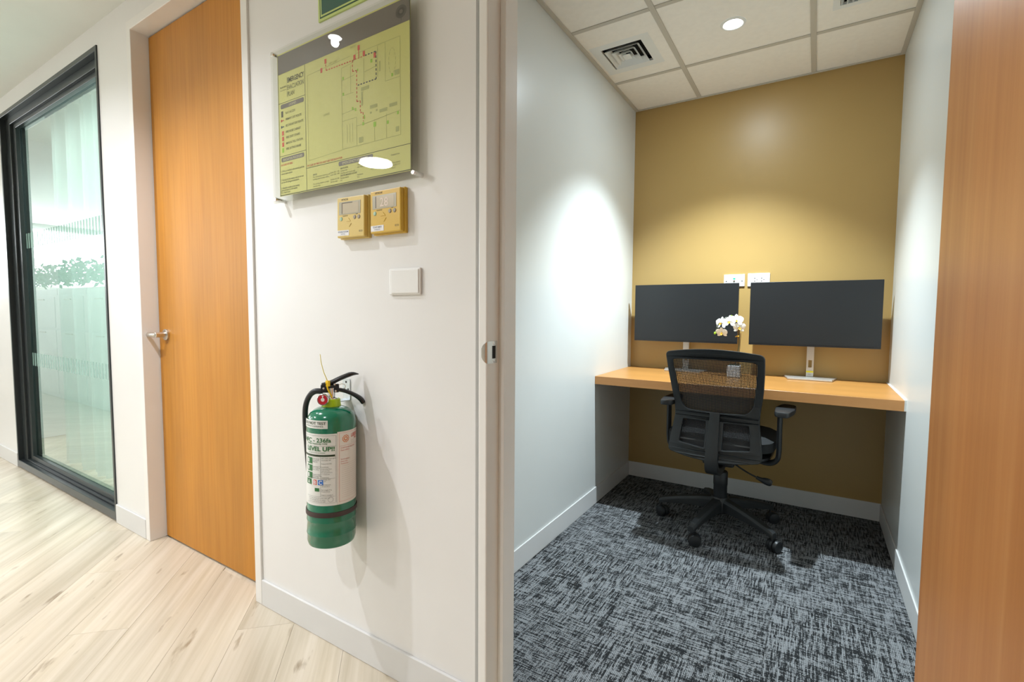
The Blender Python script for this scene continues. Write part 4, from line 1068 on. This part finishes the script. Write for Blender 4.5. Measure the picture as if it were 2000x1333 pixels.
for k in range(26):
    a0, a1 = 2*PI*k/26, 2*PI*(k+1)/26; 
    V = [b.verts.new(cyl(R(-40)+rr*math.cos(a)/ER, .5665+rr*math.sin(a), .0006)) for rr, a in ((.0068, a0), (.0074, a0), (.0074, a1), (.0068, a1))]; b.faces.new(V)
obj('printed_small_text', b, GR, lb2)
b = new(); patch(b, R(-82), R(-73), .609, .624, .0005); obj('printed_red_square', b, RP, lb2)
b = new(); patch(b, R(-69.5), R(-59.5+3), .609, .624, .0005); obj('printed_blue_square', b, mat('blue_print', srgb(50, 120, 214), .4), lb2)
b = new(); wrap(b, 'A', R(-97.5), .6115, .0140, d=.0009, bold=.02, align='CENTER'); wrap(b, 'B', R(-77.5), .6110, .0160, d=.0009, bold=.02, align='CENTER', xs=.9); wrap(b, 'C', R(-63), .6110, .0160, d=.0009, bold=.02, align='CENTER', xs=.9)
for i in range(3):
    z = .673-.0215*i; patch(b, R(-101), R(-96), z, z+.012, .0008)
obj('printed_white_letters', b, mat('white_print', (.85, .85, .85, 1), .4), lb2)
b = new(); wrap(b, 'LIBERTY', R(12), .7405, .0150, bold=.03, xs=.85); wrap(b, 'FIRE', R(24), .7330, .008, bold=.02)
for i, s in enumerate(['CUSTOMER RECORD', 'Date refilled', '', '', '', 'Serviced by', 'Next due', 'Technician']):
    if s: wrap(b, s, R(-17), .7115-.0066*i, .0056)
for t0, t1, z0, z1 in ((-20, 58, .7575, .7580), (-20, 58, .7195, .7199), (-20.5, -20, .556, .758), (-20, 58, .5560, .5566)): patch(b, R(t0), R(t1), z0, z1, .0008)
obj('printed_red', b, mat('faded_red_print', srgb(214, 120, 108), .4), lb3)
b = new()
for k in range(17): patch(b, R(-15), R(55), .567+.0062*k, .5674+.0062*k, .0008)
wrap(b, 'DATE', R(-4), .6770, .006)
for k in range(5): wrap(b, 'service centre', R(12), .7285-.003*k+.004, .0030) if k % 2 else None
obj('printed_log_lines', b, mat('pale_print', srgb(186, 170, 160), .5), lb3)
# seal emblem: orange scalloped ring with a lighter core
b = new(); cx, cz = R(-4), .7395
for r0, r1 in ((.0088, .0108), (.0035, .0062)):
    for k in range(36):
        a0, a1 = 2*PI*k/36, 2*PI*(k+1)/36; s0 = .0007*math.cos(9*a0) if r1 > .008 else 0; s1 = .0007*math.cos(9*a1) if r1 > .008 else 0
        b.faces.new([b.verts.new(cyl(cx+rr*math.cos(a)/ER, cz+rr*math.sin(a), .0008)) for rr, a in ((r0+s0, a0), (r1+s0, a0), (r1+s1, a1), (r0+s1, a1))])
obj('printed_seal', b, mat('orange_print', srgb(226, 132, 60), .4), lb3)

# ------------------------------------------------------------------ far side of the open office, mirrored in the window
WC = mat('white_cabinet', (.80, .82, .82, 1), .4)
for k in range(4):
    t = thing('cabinet', ['first', 'second', 'third', 'fourth'][k]+' white drawer cabinet from the camera along the open office', 'cabinet', (-6.55-.92*k, -.16, 0), group='white cabinets with planters')
    obj('carcass', box(new(), -.455, .455, -.22, .20, 0, 1.28), WC, t, bevel=.003)
    obj('planter', box(new(), -.45, .45, -.20, .19, 1.281, 1.36), WC, t, bevel=.004)
    for j in range(3):
        d = obj('drawer', box(new(), -.445, .445, .202, .218, .06+.41*j, .44+.41*j), WC, t, bevel=.002)
        obj('drawer_pull', box(new(), -.10, .10, .219, .232, .40+.41*j, .412+.41*j), STEEL, d)
LEAF = mat('leaf_green', srgb(62, 120, 62), .5, noise=.3, nscale=6)
for k in range(4):
    b = new(); rnd = random.Random(k)
    for i in range(260):
        c = Vector((rnd.uniform(-.44, .44), rnd.uniform(-.15, .16), rnd.uniform(.06, .30)*rnd.random()**.3+.04)); L = rnd.uniform(.05, .10)
        M = Matrix.Translation(c) @ Euler((rnd.uniform(-1.2, 1.2), rnd.uniform(-1.2, 1.2), rnd.uniform(0, 6.3))).to_matrix().to_4x4()
        v = [b.verts.new(M @ Vector(p)) for p in ((0, 0, 0), (L*.32, L*.45, .004), (0, L, 0), (-L*.32, L*.45, .004))]; b.faces.new(v)
    o = obj('planter_plant', b, LEAF); o.location = (-6.55-.92*k, -.16, 1.365)
    tag(o, ['first', 'second', 'third', 'fourth'][k]+' leafy green plant from the camera growing in the cabinet planters', 'plant', 'plants in the cabinet planters')
wz = thing('window_2', 'bright office window in the far west wall seen only as a reflection', 'window', (XW, -1.1, 1.95), (0, 0, R(90)), kind='structure')
obj('window_frame', ring(-1.8, 1.8, -.52, .52, .05, .05, .05, .05, -.03, 0), WHITEM, wz)
obj('bright_pane', box(new(), -1.75, 1.75, -.008, -.003, -.47, .47), emitter('daylight_pane', (.92, .98, 1), 4), wz)

for o_ in bpy.data.objects:
    if o_.type == 'MESH' and o_.parent and o_.name.startswith(('printed_', 'sticker_text', 'logo_print')) and not o_.name.startswith(('printed_pill', 'printed_header')):
        o_['kind'] = 'stuff'
